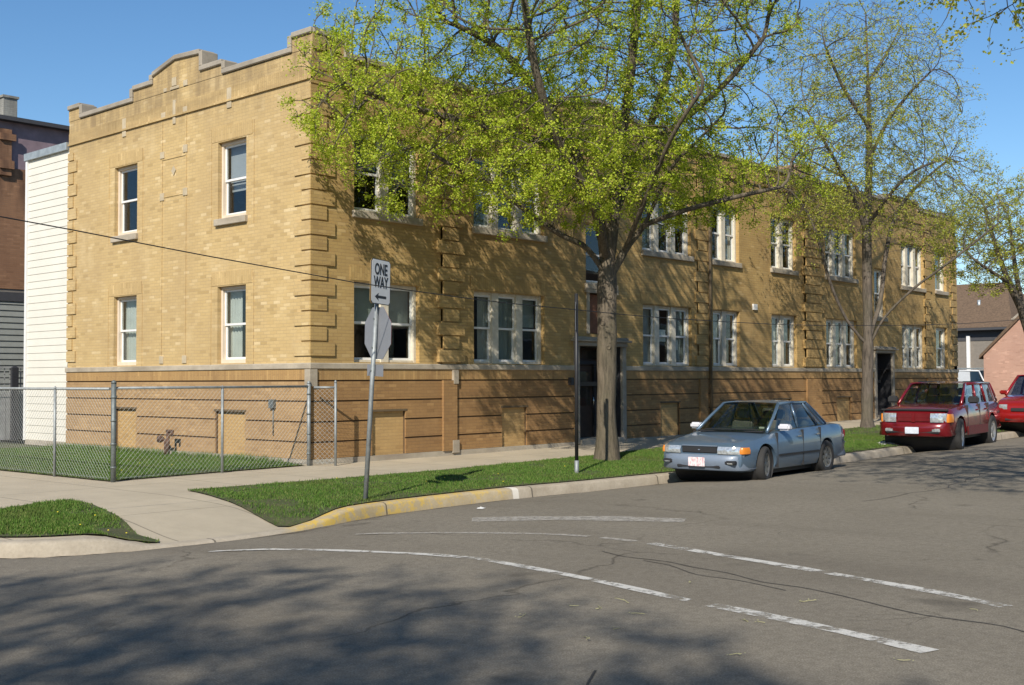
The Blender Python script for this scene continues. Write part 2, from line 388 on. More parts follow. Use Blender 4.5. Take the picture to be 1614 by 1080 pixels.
def tag(o, label=None, cat=None, group=None, kind=None):
    if label: o['label'] = label
    if cat: o['category'] = cat
    if group: o['group'] = group
    if kind: o['kind'] = kind
    return o
def empty(name, label, cat, loc=(0, 0, 0), group=None, rz=0.):
    o = bpy.data.objects.new(name, None); COL.objects.link(o); o.location = loc; o.rotation_euler = (0, 0, rz); o.empty_display_size = .2
    return tag(o, label, cat, group)
def bevel(o, w=.01, seg=2, ang=40):
    bm = bmesh.new(); bm.from_mesh(o.data)
    es = [e for e in bm.edges if len(e.link_faces) == 2 and e.calc_face_angle(0) > R(ang)]
    bmesh.ops.bevel(bm, geom=es, offset=w, segments=seg, affect='EDGES', clamp_overlap=True); bm.to_mesh(o.data); bm.free(); return o

# ------------------------------------------------------------------ ground
KERB = [(-8.75, 60), (-8.75, 20), (-8.75, 6), (-8.75, 0), (-8.72, -2.2), (-8.5, -3.6), (-8.15, -4.6), (-7.7, -5.2), (-7.15, -5.5), (-6.5, -5.68), (-5.8, -5.75),
        (-5.2, -5.74), (-4.6, -5.66), (-4.2, -5.55), (-3.7, -5.4), (-2.94, -5.24), (-1.78, -5.17), (-.36, -5.17), (1.0, -5.32), (3.24, -5.45), (6.2, -5.65),
        (9.3, -5.83), (13, -5.9), (20, -6.0), (40, -6.2), (80, -6.4), (150, -6.6)]
def resample(P, step):
    out = []
    P = [np.array(p, float) for p in P]; n = len(P)
    for i in range(n-1):
        p0 = P[max(i-1, 0)]; p1 = P[i]; p2 = P[i+1]; p3 = P[min(i+2, n-1)]
        L = np.linalg.norm(p2-p1); k = max(1, int(L/step)); k = min(k, 40)
        m1 = (p2-p0)*.5*min(1, L/max(np.linalg.norm(p1-p0), 1e-6) if i else 1); m2 = (p3-p1)*.5*min(1, L/max(np.linalg.norm(p3-p2), 1e-6) if i < n-2 else 1)
        if L > 6: m1 = m2 = (p2-p1)
        for j in range(k):
            t = j/k; out.append((2*t**3-3*t**2+1)*p1+(t**3-2*t**2+t)*m1+(-2*t**3+3*t**2)*p2+(t**3-t**2)*m2)
    out.append(P[-1]); return np.array(out)
KP = resample(KERB, .22)
def kdist(X, Y):
    """signed distance to the kerb line, positive on the pavement side"""
    X = np.atleast_1d(np.asarray(X, float)); Y = np.atleast_1d(np.asarray(Y, float))
    best = np.full(X.shape, 1e9); sg = np.ones(X.shape)
    A = KP[:-1]; B = KP[1:]
    for a, b in zip(A, B):
        d = b-a; L2 = d@d
        t = np.clip(((X-a[0])*d[0]+(Y-a[1])*d[1])/L2, 0, 1)
        qx = a[0]+t*d[0]-X; qy = a[1]+t*d[1]-Y; ds = qx*qx+qy*qy
        mk = ds < best; best = np.where(mk, ds, best)
        cr_ = d[0]*(Y-a[1])-d[1]*(X-a[0]); sg = np.where(mk, np.sign(cr_), sg)
    return np.sqrt(best)*sg
def sm(t): t = np.clip(t, 0, 1); return t*t*(3-2*t)
def rise(X): return .2*sm((np.asarray(X, float)-3)/20)
def rampw(X, Y): X = np.asarray(X, float); Y = np.asarray(Y, float); return sm((X+7.0)/.6)*(1-sm((X+4.6)/1.1))*(1-sm((Y+4.2)/.6))
def H_in(X, Y, s=None):
    if s is None: s = kdist(X, Y)
    base = rise(X) - .08*(1-np.clip(s/2.6, 0, 1))
    return base - .125*rampw(X, Y)*(1-sm(np.clip((s-.1)/1.5, 0, 1)))
def H_out(X, Y, s=None):
    if s is None: s = -kdist(X, Y)
    s = np.maximum(s, 0)
    return rise(X) - .235 + .06*np.clip(s/.45, 0, 1) + .075*np.clip((s-.45)/1.1, 0, 1) + .04*np.clip((s-1.6)/2, 0, 1)
def grid_sheet(name, xs, ys, zf, mat, kind='structure', lab=None):
    X, Y = np.meshgrid(xs, ys, indexing='ij'); Z = zf(X.ravel(), Y.ravel())
    v = np.stack([X.ravel(), Y.ravel(), Z], 1).tolist(); ny = len(ys)
    f = [(i*ny+j, (i+1)*ny+j, (i+1)*ny+j+1, i*ny+j+1) for i in range(len(xs)-1) for j in range(ny-1)]
    mb = MB(); mb.add(v, f, True); o = mb.build(name, mat, fix=False); o['kind'] = kind; return o
# ground far and wide, below everything
mb = MB(); mb.add([(-400, -400, -.6), (600, -400, -.6), (600, 600, -.6), (-400, 600, -.6)], [(0, 1, 2, 3)]); o = mb.build('ground', 'dirt', fix=False); o['kind'] = 'structure'
def road_z(X, Y):
    s = kdist(X, Y); z = H_out(X, Y, np.maximum(-s, 0)); return np.where(s > .35, -.45, z)
xs = np.concatenate([np.arange(-60, -12, 4), np.arange(-12, -4, .25), np.arange(-4, 20, .5), np.arange(20, 150, 5)])
ys = np.concatenate([np.arange(-60, -18, 4), np.arange(-18, -7, .5), np.arange(-7, -4.3, .15), np.arange(-4.3, 1, .4), np.arange(1, 61, 4)])
grid_sheet('road', xs, ys, road_z, 'asphalt')
# pavement : ruled between kerb and a far line
def target(p):
    x, y = p
    if x > -3.9: return np.array([x, .35])
    if y > .4: return np.array([-3.9, y])
    return np.array([-3.95, .38])
T = [0, .03, .06, .1, .15, .2, .27, .35, .45, .55, .7, .85, 1.0]
nrm = []
for i in range(len(KP)):
    d = KP[min(i+1, len(KP)-1)]-KP[max(i-1, 0)]; d /= np.linalg.norm(d); nrm.append(np.array([-d[1], d[0]]))
nrm = np.array(nrm)
KI = KP + nrm*.15
V = []
for i, p in enumerate(KI):
    tg = target(KP[i])
    for t in T: V.append(p + (tg-p)*t)
V = np.array(V); Z = H_in(V[:, 0], V[:, 1]) - .004
nT = len(T)
mb = MB(); mb.add(np.column_stack([V, Z]).tolist(), [(i*nT+j, i*nT+j+1, (i+1)*nT+j+1, (i+1)*nT+j) for i in range(len(KI)-1) for j in range(nT-1)], True)
o = mb.build('pavement', 'walk', fix=False); o['kind'] = 'structure'
# kerb stone strip
V = []
for i, p in enumerate(KP):
    n_ = nrm[i]; q0 = p+n_*.16
    zt = float(H_in(q0[0], q0[1], np.array([.16]))[0]); zb = float(H_out(p[0], p[1], np.array([0.]))[0]) - .03
    zt2 = max(zt, zb+.03)
    for off, z in ((.17, zt), (.06, zt2), (.02, zt2-.012), (0.0, zt2-.035), (-.025, zb)): V.append((p[0]+n_[0]*off, p[1]+n_[1]*off, z))
mb = MB(); mb.add(V, [(i*5+j, i*5+j+1, (i+1)*5+j+1, (i+1)*5+j) for i in range(len(KP)-1) for j in range(4)], True)
o = mb.build('kerb', 'kerb', fix=False); o['kind'] = 'structure'

def grit_mat():
    a = N('gutter_grit', .95, spec=.1); g = a.pos(); n = a.noise(g, 60., 4, .8); b = a.noise(g, 2.2, 5, .7)
    a.col(a.ramp(n, [(.35, (.10, .085, .06)), (.6, (.26, .22, .165))])); a.l(a.ramp(b, [(.38, 0.), (.62, .85)]), a.b.inputs['Alpha']); return a.m
M['grit'] = grit_mat()
V = []
for i, p in enumerate(KP):
    for off in (.03, .12, .24+.07*math.sin(i*1.3)+.05*math.sin(i*.37)):
        q = p-nrm[i]*off; V.append((q[0], q[1], float(H_out(q[0], q[1], np.array([off]))[0])+.006))
mb = MB(); mb.add(V, [(i*3+j, i*3+j+1, (i+1)*3+j+1, (i+1)*3+j) for i in range(len(KP)-1) for j in (0, 1)], True)
o = mb.build('gutter_dirt', 'grit', fix=False); o['kind'] = 'structure'

# turf patches
def inpoly(X, Y, P):
    c = np.zeros(X.shape, bool); n = len(P)
    for i in range(n):
        x0, y0 = P[i]; x1, y1 = P[(i+1) % n]
        cond = ((y0 > Y) != (y1 > Y)); xi = (x1-x0)*(Y-y0)/((y1-y0) if y1 != y0 else 1e-9)+x0
        c ^= cond & (X < xi)
    return c
rng = np.random.default_rng(5)
kp_par = [(x, y) for x, y in (KP+nrm*.16) if x > -4.75 and x < 60]
PAR = [(-4.75, -5.42)] + [q for q in kp_par if q[0] > -4.7] + [(60, -2.2), (14, -2.3), (8.5, -2.15), (4.35, -2.45), (0.6, -2.68), (-2, -2.62), (-4.1, -2.5), (-4.22, -3.2), (-4.5, -4.3)]
kp_l = [(float(x), float(y)) for x, y in (KP+nrm*.30) if y < -2.85 and x < -6.75]
LEFT = [(-8.35, -2.75)] + kp_l + [(-6.62, -5.42), (-6.36, -5.55), (-6.3, -5.45), (-6.35, -5.1), (-6.2, -4.6), (-5.85, -3.2), (-5.75, -2.45), (-6.3, -2.55), (-7.0, -2.75)]
YARD = [(-4.05, -.32), (-2, -.12), (-.12, -.02), (-.12, 40), (-4.2, 40), (-4.12, 3)]
def sheet(poly, name, lift=.014, mat='soil'):
    bm = bmesh.new(); bm.faces.new([bm.verts.new((x, y, 0)) for x, y in poly])
    x0, x1 = min(p[0] for p in poly), max(p[0] for p in poly); y0, y1 = min(p[1] for p in poly), max(p[1] for p in poly)
    for ax, lo, hi, st in ((0, x0, min(x1, 26), .5), (1, y0, min(y1, 12), .35)):
        c = lo+st
        while c < hi:
            co = Vector((c, 0, 0)) if ax == 0 else Vector((0, c, 0)); no = Vector((1, 0, 0)) if ax == 0 else Vector((0, 1, 0))
            bmesh.ops.bisect_plane(bm, geom=bm.verts[:]+bm.edges[:]+bm.faces[:], plane_co=co, plane_no=no); c += st
    X = np.array([v.co.x for v in bm.verts]); Y = np.array([v.co.y for v in bm.verts]); Zv = H_in(X, Y)
    for v, z in zip(bm.verts, Zv): v.co.z = float(z)+lift
    bmesh.ops.recalc_face_normals(bm, faces=bm.faces)
    for f in bm.faces:
        if f.normal.z < 0: f.normal_flip()
    me = bpy.data.meshes.new(name); bm.to_mesh(me); bm.free(); o = bpy.data.objects.new(name, me); COL.objects.link(o); me.materials.append(M[mat]); o['kind'] = 'structure'
    return o
sheet(PAR, 'turf'); sheet(LEFT, 'turf'); sheet(YARD, 'turf', .012)
def blades(poly, n, h, name, label, box=None, thin=None):
    x0, x1, y0, y1 = box
    X = rng.uniform(x0, x1, n); Y = rng.uniform(y0, y1, n)
    P = inpoly(X, Y, poly)
    # ragged edges and worn spots
    nz = np.sin(X*2.1+Y*1.3)*np.sin(Y*2.7-X*.9)+.5*np.sin(X*6.1)*np.sin(Y*5.3)
    ed = np.full(n, 9.)
    for i in range(len(poly)):
        ax_, ay_ = poly[i]; bx_, by_ = poly[(i+1) % len(poly)]; dx_, dy_ = bx_-ax_, by_-ay_; L2_ = dx_*dx_+dy_*dy_+1e-12
        t_ = np.clip(((X-ax_)*dx_+(Y-ay_)*dy_)/L2_, 0, 1); ed = np.minimum(ed, np.hypot(ax_+t_*dx_-X, ay_+t_*dy_-Y))
    edge = np.clip((ed+.05*np.sin(X*9+Y*7)+.03*np.sin(X*23-Y*17))/.16, .12, 1)
    keep = P & (rng.random(n) < np.clip(.98-.55*(nz > .8)-.2*(nz < -.9), 0, 1)*edge)
    if thin is not None: keep &= rng.random(n) < thin(X, Y)
    X = X[keep]; Y = Y[keep]; nz = nz[keep]; k = len(X)
    Zb = H_in(X, Y)+.008
    hh = h*rng.uniform(.45, 1.25, k)*(1-.2*nz); a = rng.uniform(0, 2*np.pi, k); wd = rng.uniform(.003, .0055, k)*1.5
    lean = rng.uniform(0, .75, k)*hh; b = rng.uniform(0, 2*np.pi, k)
    p0 = np.stack([X-np.cos(a)*wd, Y-np.sin(a)*wd, Zb], 1); p1 = np.stack([X+np.cos(a)*wd, Y+np.sin(a)*wd, Zb], 1)
    p2 = np.stack([X+np.cos(b)*lean, Y+np.sin(b)*lean, Zb+hh], 1)
    V = np.empty((3*k, 3)); V[0::3] = p0; V[1::3] = p1; V[2::3] = p2
    me = bpy.data.meshes.new(name); me.vertices.add(3*k); me.vertices.foreach_set('co', V.ravel())
    me.loops.add(3*k); me.loops.foreach_set('vertex_index', np.arange(3*k)); me.polygons.add(k); me.polygons.foreach_set('loop_start', np.arange(k)*3)
    me.update(); me.validate(); o = bpy.data.objects.new(name, me); COL.objects.link(o); me.materials.append(M['grass'])
    tag(o, label, 'grass', kind='stuff'); return o
blades(PAR, 240000, .034, 'grass', 'mown green grass strip between the pavement and the painted kerb', (-5, 14, -5.95, -2.1))
blades(PAR, 30000, .045, 'grass', 'grass verge behind the parked dark red car at the far end', (14, 32, -6.0, -2.1))
blades(LEFT, 60000, .034, 'grass', 'small triangular grass corner patch at the lower left', (-8.7, -5.6, -5.7, -2.3))
blades(YARD, 200000, .045, 'grass', 'fenced grass yard beside the sunlit brick gable', (-4.3, 0, -.4, 9), lambda X, Y: np.where(Y > 5, .8, 1.))
blades([(-.5, .5), (-.02, .5), (-.02, 9), (-.5, 9)], 6000, .13, 'grass', 'taller tufts of grass along the foot of the gable wall', (-.5, 0, .3, 9))
# dandelions as flower heads
mb = MB()
for (bx, n_) in (((-4.5, 3, -5.1, -2.8), 9), ((-7.6, -6, -5.2, -3), 5), ((-4, -.3, 0, 4), 3)):
    for i in range(n_):
        x = random.Random(i*7+n_).uniform(bx[0], bx[1]); y = random.Random(i*13+n_).uniform(bx[2], bx[3]); z = float(H_in(x, y)[0])+.05
        if not (inpoly(np.array([x]), np.array([y]), PAR)[0] or inpoly(np.array([x]), np.array([y]), LEFT)[0] or inpoly(np.array([x]), np.array([y]), YARD)[0]): continue
        mb.lathe([(0.001, 0), (.011, .002), (.009, .008), (.001, .01)], (x, y, z), 'Z', 6)
tag(mb.build('dandelions', 'dandelion'), 'tiny yellow dandelion heads scattered through the lawn', 'flowers', kind='stuff')

# ------------------------------------------------------------------ road markings
def stripe(pts, wd, name, label, mat='paint', lift=.005, seg=.25, cat='road marking'):
    P = resample(pts, seg); vs = []
    for i, p in enumerate(P):
        d = P[min(i+1, len(P)-1)]-P[max(i-1, 0)]; d /= np.linalg.norm(d); n_ = np.array([-d[1], d[0]])
        w_ = wd*(1+.12*math.sin(i*1.7)+.08*math.sin(i*4.1))
        for k in (-.5, 0, .5): vs.append(p+n_*w_*k)
    vs = np.array(vs); z = H_out(vs[:, 0], vs[:, 1], -kdist(vs[:, 0], vs[:, 1])) + lift
    mb = MB(); n = len(P)
    mb.add(np.column_stack([vs, z]).tolist(), [(i*3+k, i*3+k+1, (i+1)*3+k+1, (i+1)*3+k) for i in range(n-1) for k in (0, 1)])
    o = mb.build(name, mat, fix=False); o['kind'] = 'structure'; return o
stripe([(-6.66, -6.93), (-6.3, -7.35), (-6.02, -7.85), (-5.8, -8.45), (-5.66, -8.95), (-5.6, -9.4), (-5.68, -10.16), (-5.82, -10.98), (-5.98, -11.67), (-6.02, -11.9)], .11, 'crosswalk_line', '')
stripe([(-6.06, -12.1), (-6.1, -12.4), (-6.17, -12.79), (-6.26, -13.18), (-6.34, -13.5), (-6.42, -13.78)], .14, 'crosswalk_line', '')
stripe([(-5.0, -7.1), (-4.5, -7.75), (-4.17, -8.32), (-3.95, -8.8), (-3.85, -9.3)], .10, 'crosswalk_line', '', 'paint_faint')
stripe([(-3.83, -9.45), (-3.83, -9.85)], .11, 'crosswalk_line', '', 'paint_faint')
stripe([(-3.85, -10.05), (-3.94, -10.45), (-4.08, -11.05), (-4.18, -11.53), (-4.31, -12.07), (-4.44, -12.55), (-4.59, -13.1), (-4.8, -13.65)], .13, 'crosswalk_line', '')
stripe([(-3.4, -7.25), (-2.95, -7.75), (-2.6, -8.3), (-2.35, -8.9), (-2.14, -9.3)], .42, 'stop_line', '', 'paint_faint')

M['tar'] = simple('tar_seam', (.045, .04, .035), .7, var=.3, scale=15)
def seam(pts, wd, seed):
    rg = random.Random(seed); q = [pts[0]]
    for a, b in zip(pts[:-1], pts[1:]):
        n_ = max(2, int(math.hypot(b[0]-a[0], b[1]-a[1])/.35))
        for k_ in range(1, n_+1): t = k_/n_; q.append((a[0]+(b[0]-a[0])*t+rg.uniform(-.07, .07), a[1]+(b[1]-a[1])*t+rg.uniform(-.05, .05)))
    stripe(q, wd, 'tar_seam', '', 'tar', .0035, .12)
seam([(-4.55, -10.0), (-4.85, -11.5), (-5.2, -12.6), (-5.6, -14.2)], .013, 1)
seam([(-4.75, -10.6), (-5.0, -11.3), (-5.25, -12.2)], .011, 2)
seam([(-8.0, -12.6), (-8.6, -13.0), (-9.5, -13.4)], .014, 3)
seam([(1.0, -9.9), (3.5, -10.0), (7.0, -9.4), (12, -9.3)], .011, 4)

# ------------------------------------------------------------------ main building
# face R: the street front, plane y=0, runs along +X, outward -Y;  face L: the gable, plane x=0, runs along +Y, outward -X
def P3(face, s, n, z): return (s, -n, z) if face == 'R' else (-n, s, z)
def fb(mb, face, s0, s1, n0, n1, z0, z1): mb.box(P3(face, s0, n0, z0), P3(face, s1, n1, z1))
LEN, DEP = 30.16, 8.9
ZB0, ZB1 = 1.71, 1.82          # stone belt
BLD = empty('apartment_building', 'long two storey yellow brick apartment building on the street corner', 'building', (0, 0, 0))
winR = [(1.0, 2.66, 2), (4.2, 6.44, 3), (10.15, 12.3, 3), (13.32, 14.68, 2), (16.41, 17.88, 2), (19.73, 21.82, 3), (25.28, 27.2, 3), (28.2, 29.25, 1)]
winL = [(1.97, 2.91), (5.91, 6.85)]
W1 = (1.84, 3.34); W2 = (4.66, 6.17)
RE = .16
def wall(face, s0, s1, z0, z1, holes, mat, name, parent, thick=RE, nfront=0.):
    ss = sorted({s0, s1} | {v for h in holes for v in h[:2]}); zs = sorted({z0, z1} | {v for h in holes for v in h[2:4]})
    mb = MB()
    for i in range(len(ss)-1):
        for j in range(len(zs)-1):
            a, b, c, d = ss[i], ss[i+1], zs[j], zs[j+1]; cs, cz = (a+b)/2, (c+d)/2
            if any(h[0] < cs < h[1] and h[2] < cz < h[3] for h in holes): continue
            mb.add([P3(face, a, nfront, c), P3(face, b, nfront, c), P3(face, b, nfront, d), P3(face, a, nfront, d)], [(0, 1, 2, 3) if face == 'R' else (3, 2, 1, 0)])
    for h in holes:
        a, b, c, d = h[:4]; n1 = nfront-thick
        for q in ([(a, c), (b, c)], [(b, c), (b, d)], [(b, d), (a, d)], [(a, d), (a, c)]):
            (u0, v0), (u1, v1) = q
            mb.add([P3(face, u0, nfront, v0), P3(face, u0, n1, v0), P3(face, u1, n1, v1), P3(face, u1, nfront, v1)], [(0, 1, 2, 3) if face == 'R' else (3, 2, 1, 0)])
    return mb.build(name, mat, parent, fix=False)
holesR = [(a, b, *W1) for a, b, n in winR] + [(a, b, *W2) for a, b, n in winR] + [(7.60, 9.22, .0, 2.27), (7.92, 9.02, 2.56, 3.5), (7.92, 9.02, 3.72, 5.1), (23.15, 24.35, .0, 2.34), (23.15, 24.0, 3.52, 5.12)]
up_holes = [h for h in holesR if h[3] > ZB1]
PARZ = 7.52
DOORS = ((7.60, 9.22, 2.27), (23.15, 24.35, 2.34))
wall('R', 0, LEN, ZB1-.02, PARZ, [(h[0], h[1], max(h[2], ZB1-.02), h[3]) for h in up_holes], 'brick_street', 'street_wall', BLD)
wall('L', 0, DEP, ZB1-.02, PARZ-.02, [(a, b, *W1) for a, b in winL] + [(a, b, *W2) for a, b in winL], 'brick', 'gable_wall', BLD)
# basement storey : recessed mortar plane + projecting brick courses in five bands
bwR = [(1.42, 2.27), (5.02, 5.81), (10.84, 11.68), (13.63, 14.44), (16.43, 17.42), (20.34, 21.3), (25.8, 26.7)]
bwL = [(1.95, 2.93), (5.86, 6.72)]
bands = [(.10, .385), (.415, .745), (.775, 1.115), (1.145, 1.485)]
wall('R', 0, LEN, -.1, ZB0+.02, [(a, b, .09, .92) for a, b in bwR] + [(a, b, -.1, ZB0+.02) for a, b, c in DOORS], 'groove', 'basement_wall', BLD, .1)
wall('L', 0, DEP, -.1, ZB0+.02, [(a, b, .09, .92) for a, b in bwL], 'groove', 'basement_wall', BLD, .1)
def segs(s0, s1, cuts):
    out = []; a = s0
    for c0, c1 in sorted(cuts):
        if c1 <= s0 or c0 >= s1: continue
        if c0 > a: out.append((a, c0))
        a = max(a, c1)
    if a < s1: out.append((a, s1))
    return out
PIL = [(3.13, 3.89), (12.72, 13.27), (18.24, 19.5), (27.4, 27.95)]
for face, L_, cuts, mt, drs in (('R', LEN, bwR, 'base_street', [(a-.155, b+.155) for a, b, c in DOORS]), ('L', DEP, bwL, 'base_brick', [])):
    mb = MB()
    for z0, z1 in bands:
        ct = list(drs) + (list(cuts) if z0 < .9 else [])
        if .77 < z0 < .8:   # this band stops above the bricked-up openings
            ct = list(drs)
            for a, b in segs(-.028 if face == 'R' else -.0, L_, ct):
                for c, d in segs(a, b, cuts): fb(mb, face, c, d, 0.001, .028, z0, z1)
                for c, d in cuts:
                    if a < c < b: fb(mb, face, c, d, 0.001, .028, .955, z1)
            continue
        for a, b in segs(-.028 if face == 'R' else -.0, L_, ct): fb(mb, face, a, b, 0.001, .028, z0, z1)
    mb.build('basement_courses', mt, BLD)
    mb = MB()
    for a, b in segs(-.03 if face == 'R' else 0, L_, drs): fb(mb, face, a, b, 0.001, .03, 1.515, ZB0)
    mb.build('soldier_course', 'soldier', BLD)
    mb = MB()
    for a, b in segs(-.06 if face == 'R' else .0, L_+.03, drs): fb(mb, face, a, b, -.05, .055, ZB0, ZB1)
    o = mb.build('stone_belt', 'stone', BLD); bevel(o, .012, 1)
    mb = MB()
    for a, b in segs(-.05 if face == 'R' else 0, L_+.02, drs): fb(mb, face, a, b, 0.0, .05, -.25, .095)
    mb.build('foundation', 'found', BLD)
    for a, b in cuts:   # bricked-up basement windows, each a part
        mb = MB(); fb(mb, face, a+.01, b-.01, -.08, -.035, .07, .91); w_ = mb.build('blocked_window', 'infill', BLD)
        mb = MB(); fb(mb, face, a-.04, b+.04, -.03, .034, .915, .955); mb.build('lintel_shade', 'lintel_shade', w_)  # dark bar painting the lintel's shadow at the head of the recess
# corner base blocks
mb = MB(); mb.box((-.062, -.062, 1.40), (.10, .10, ZB0-.003)); mb.build('corner_stone', 'stone', BLD)
mb = MB(); mb.box((3.50, -.093, .05), (3.68, 0.02, .30)); mb.build('pier_base_stone', 'stone', BLD)
mb = MB(); mb.box((3.53, -.093, 1.43), (3.66, 0.02, ZB0-.003)); mb.build('pier_cap_stone', 'stone', BLD)
# quoins
def quoins(face, s_edge, dirn, z0, z1, long_, short_, mat, pro=.03, step=.2725, gap=.03, ph=0):
    mb = MB(); z = z0; i = ph
    while z < z1-.1:
        L_ = long_ if i % 2 == 0 else short_
        fb(mb, face, s_edge, s_edge+dirn*L_, .0, pro, z+gap, min(z+step, z1)); z += step; i += 1
    return mb.build('quoins', mat, BLD)
quoins('R', -.03, 1, ZB1+.1, 7.35, .56, .37, 'brick_street')
quoins('L', 0, 1, ZB1+.1, 6.75, .46, .26, 'brick')
quoins('L', DEP+.01, -1, ZB1+.1, 6.75, .40, .24, 'brick')
quoins('R', LEN+.01, -1, ZB1+.1, 6.75, .62, .42, 'brick_street')
for a, b in PIL:   # rusticated piers on the street front
    mb = MB(); z = ZB1+.01; i = 0; big = (b-a) > .6
    c0, c1 = (a+.12, b-.26) if big else (a-.15, b-.34)
    fb(mb, 'R', c0, c1, 0, .05 if big else .03, ZB1+.005, 7.3)
    while z < 7.2:
        e = .0 if i % 2 else .12
        fb(mb, 'R', c0-e, c1+(.22 if i % 2 == 0 else .06), 0, (.085 if big else .05), z+.03, z+.2725); z += .2725; i += 1
    mb.build('pier', 'brick_street', BLD)
    mb = MB(); fb(mb, 'R', c0, c1, .028, .08, .095, 1.5); mb.build('pier_base', 'base_street', BLD)
# parapet band, soldier frieze and drip line
def zprof(face, s):
    if face == 'L':
        pts = [(-.03, .55, 7.86), (.55, 2.74, 7.58), (2.74, 3.55, 7.79), (3.55, 5.33, None), (5.33, 6.08, 7.86), (6.08, 8.36, 7.60), (8.36, 8.93, 7.84)]
    return pts
def parapet_wall(face, profile, name, mat, off):
    """profile: list of (s, z) along the top; brick thickness .3 behind the face"""
    mb = MB(); done = []
    base = PARZ-.03
    for (s0, a0), (s1, a1) in zip(profile[:-1], profile[1:]):
        if abs(s1-s0) < 1e-6: continue
        if a0 <= base and a1 <= base:
            if mb.v: mb.build(name, mat, BLD)
            mb = MB(); continue
        a0, a1 = max(a0, base+.002), max(a1, base+.002)
        mb.hexa([P3(face, s0, off, base), P3(face, s1, off, base), P3(face, s1, -.3, base), P3(face, s0, -.3, base), P3(face, s0, off, a0), P3(face, s1, off, a1), P3(face, s1, -.3, a1), P3(face, s0, -.3, a0)])
    if mb.v: mb.build(name, mat, BLD)
def coping(face, profile, th=.105, o0=.05, o1=-.34):
    mb = MB()
    # horizontal/sloping runs
    for (s0, a0), (s1, a1) in zip(profile[:-1], profile[1:]):
        if abs(s1-s0) < 1e-6:
            lo, hi = min(a0, a1), max(a0, a1)
            k = 1 if a1 < a0 else -1        # step: short upright stone on the low side
            fb(mb, face, s0-.0*k, s0+k*.11, o0, o1, lo+th-.01, hi+th*.55)
            continue
        e = .0
        mb.hexa([P3(face, s0-e, o0, a0), P3(face, s1+e, o0, a1), P3(face, s1+e, o1, a1), P3(face, s0-e, o1, a0), P3(face, s0-e, o0, a0+th), P3(face, s1+e, o0, a1+th), P3(face, s1+e, o1, a1+th), P3(face, s0-e, o1, a0+th)])
    o = mb.build('parapet_coping', 'coping', BLD); bevel(o, .015, 1); return o
profL = [(-.03, 7.76), (.55, 7.76), (.55, 7.50), (2.76, 7.50), (2.76, 7.70), (3.54, 7.70), (3.54, 8.05), (4.45, 8.10), (5.30, 7.90), (5.30, 7.74), (6.08, 7.74), (6.08, 7.50), (8.38, 7.50), (8.38, 7.76), (8.93, 7.76)]
parapet_wall('L', profL, 'parapet', 'brick', .0); coping('L', profL)
profR = [(.02, 7.76), (.75, 7.76), (.75, 7.46), (5.2, 7.46), (5.2, 7.66), (6.6, 7.66), (8.45, 7.98), (10.3, 7.66), (11.5, 7.66), (11.5, 7.46), (24.2, 7.44), (24.2, 7.60), (26.7, 7.60), (26.7, 7.36), (29.5, 7.36), (29.5, 7.42), (LEN+.03, 7.42)]
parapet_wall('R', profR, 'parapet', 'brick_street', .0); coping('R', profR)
# back walls, roof
mb = MB(); mb.box((.3, DEP-.3, 0), (LEN, DEP, 7.4)); mb.box((LEN-.3, .0, 0), (LEN, DEP-.3, 7.35)); mb.build('rear_wall', 'brown_brick', BLD)
mb = MB(); mb.box((.3, .3, 6.9), (LEN-.3, DEP-.3, 7.0)); mb.build('roof', 'darkroof', BLD)
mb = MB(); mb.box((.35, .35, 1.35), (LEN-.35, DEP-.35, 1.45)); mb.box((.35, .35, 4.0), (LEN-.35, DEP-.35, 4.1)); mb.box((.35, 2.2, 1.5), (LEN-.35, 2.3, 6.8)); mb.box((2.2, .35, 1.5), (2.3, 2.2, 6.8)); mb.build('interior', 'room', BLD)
# soldier frieze (slightly darker) with drip line below
mb = MB(); fb(mb, 'L', .0, DEP, -.0, .012, 6.97, 7.21); mb.build('frieze', 'soldier_top', BLD)
mb = MB(); fb(mb, 'L', -.03, DEP, 0, .04, 6.93, 6.968); mb.build('drip_course', 'soldier_top', BLD)
mb = MB(); fb(mb, 'R', 0, LEN, 0, .04, 6.93, 6.968); mb.build('drip_course', 'soldier', BLD)
# vertical joint strips on the gable and inset stones
mb = MB()
for s in (4.03, 4.92): fb(mb, 'L', s-.012, s+.012, 0, .012, 1.95, 6.9)
for s in (1.72, 3.13, 5.68, 7.08):
    for z0, z1 in ((1.83, 3.55), (4.5, 6.45)): fb(mb, 'L', s-.009, s+.009, 0, .01, z0, z1)
fb(mb, 'L', 4.03, 4.92, 0, .012, 6.08, 6.1); fb(mb, 'L', 4.03, 4.92, 0, .012, 5.30, 5.32)
mb.build('brick_panel_edge', 'brick', BLD)
def stones(lst):
    for s0, s1, z0, z1 in lst:
        mb = MB(); fb(mb, 'L', s0, s1, -.01, .022, z0, z1); o = mb.build('stone_inset', 'inset', BLD); bevel(o, .006, 1)
stones([(6.37, 6.52, 6.80, 7.2), (2.45, 2.6, 6.80, 7.2), (4.42, 4.52, 6.78, 7.28), (4.80, 4.96, 6.93, 7.08), (3.99, 4.14, 6.93, 7.08), (4.30, 4.62, 7.5, 7.56), (4.40, 4.56, 7.57, 7.75), (3.99, 4.13, 7.5, 7.62), (4.75, 4.87, 7.5, 7.58),
        (4.84, 4.99, 6.12, 6.26), (3.98, 4.13, 6.14, 6.3), (4.84, 4.99, 5.24, 5.4), (3.98, 4.13, 5.26, 5.42), (4.84, 4.98, 1.86, 2.02), (3.98, 4.13, 1.86, 2.02)])
mb = MB(); mb.extr([P3('L', 4.48, -.01, 5.72), P3('L', 4.56, -.01, 5.82), P3('L', 4.48, -.01, 5.92), P3('L', 4.40, -.01, 5.82)], (-.03, 0, 0)); mb.build('stone_diamond', 'inset', BLD)
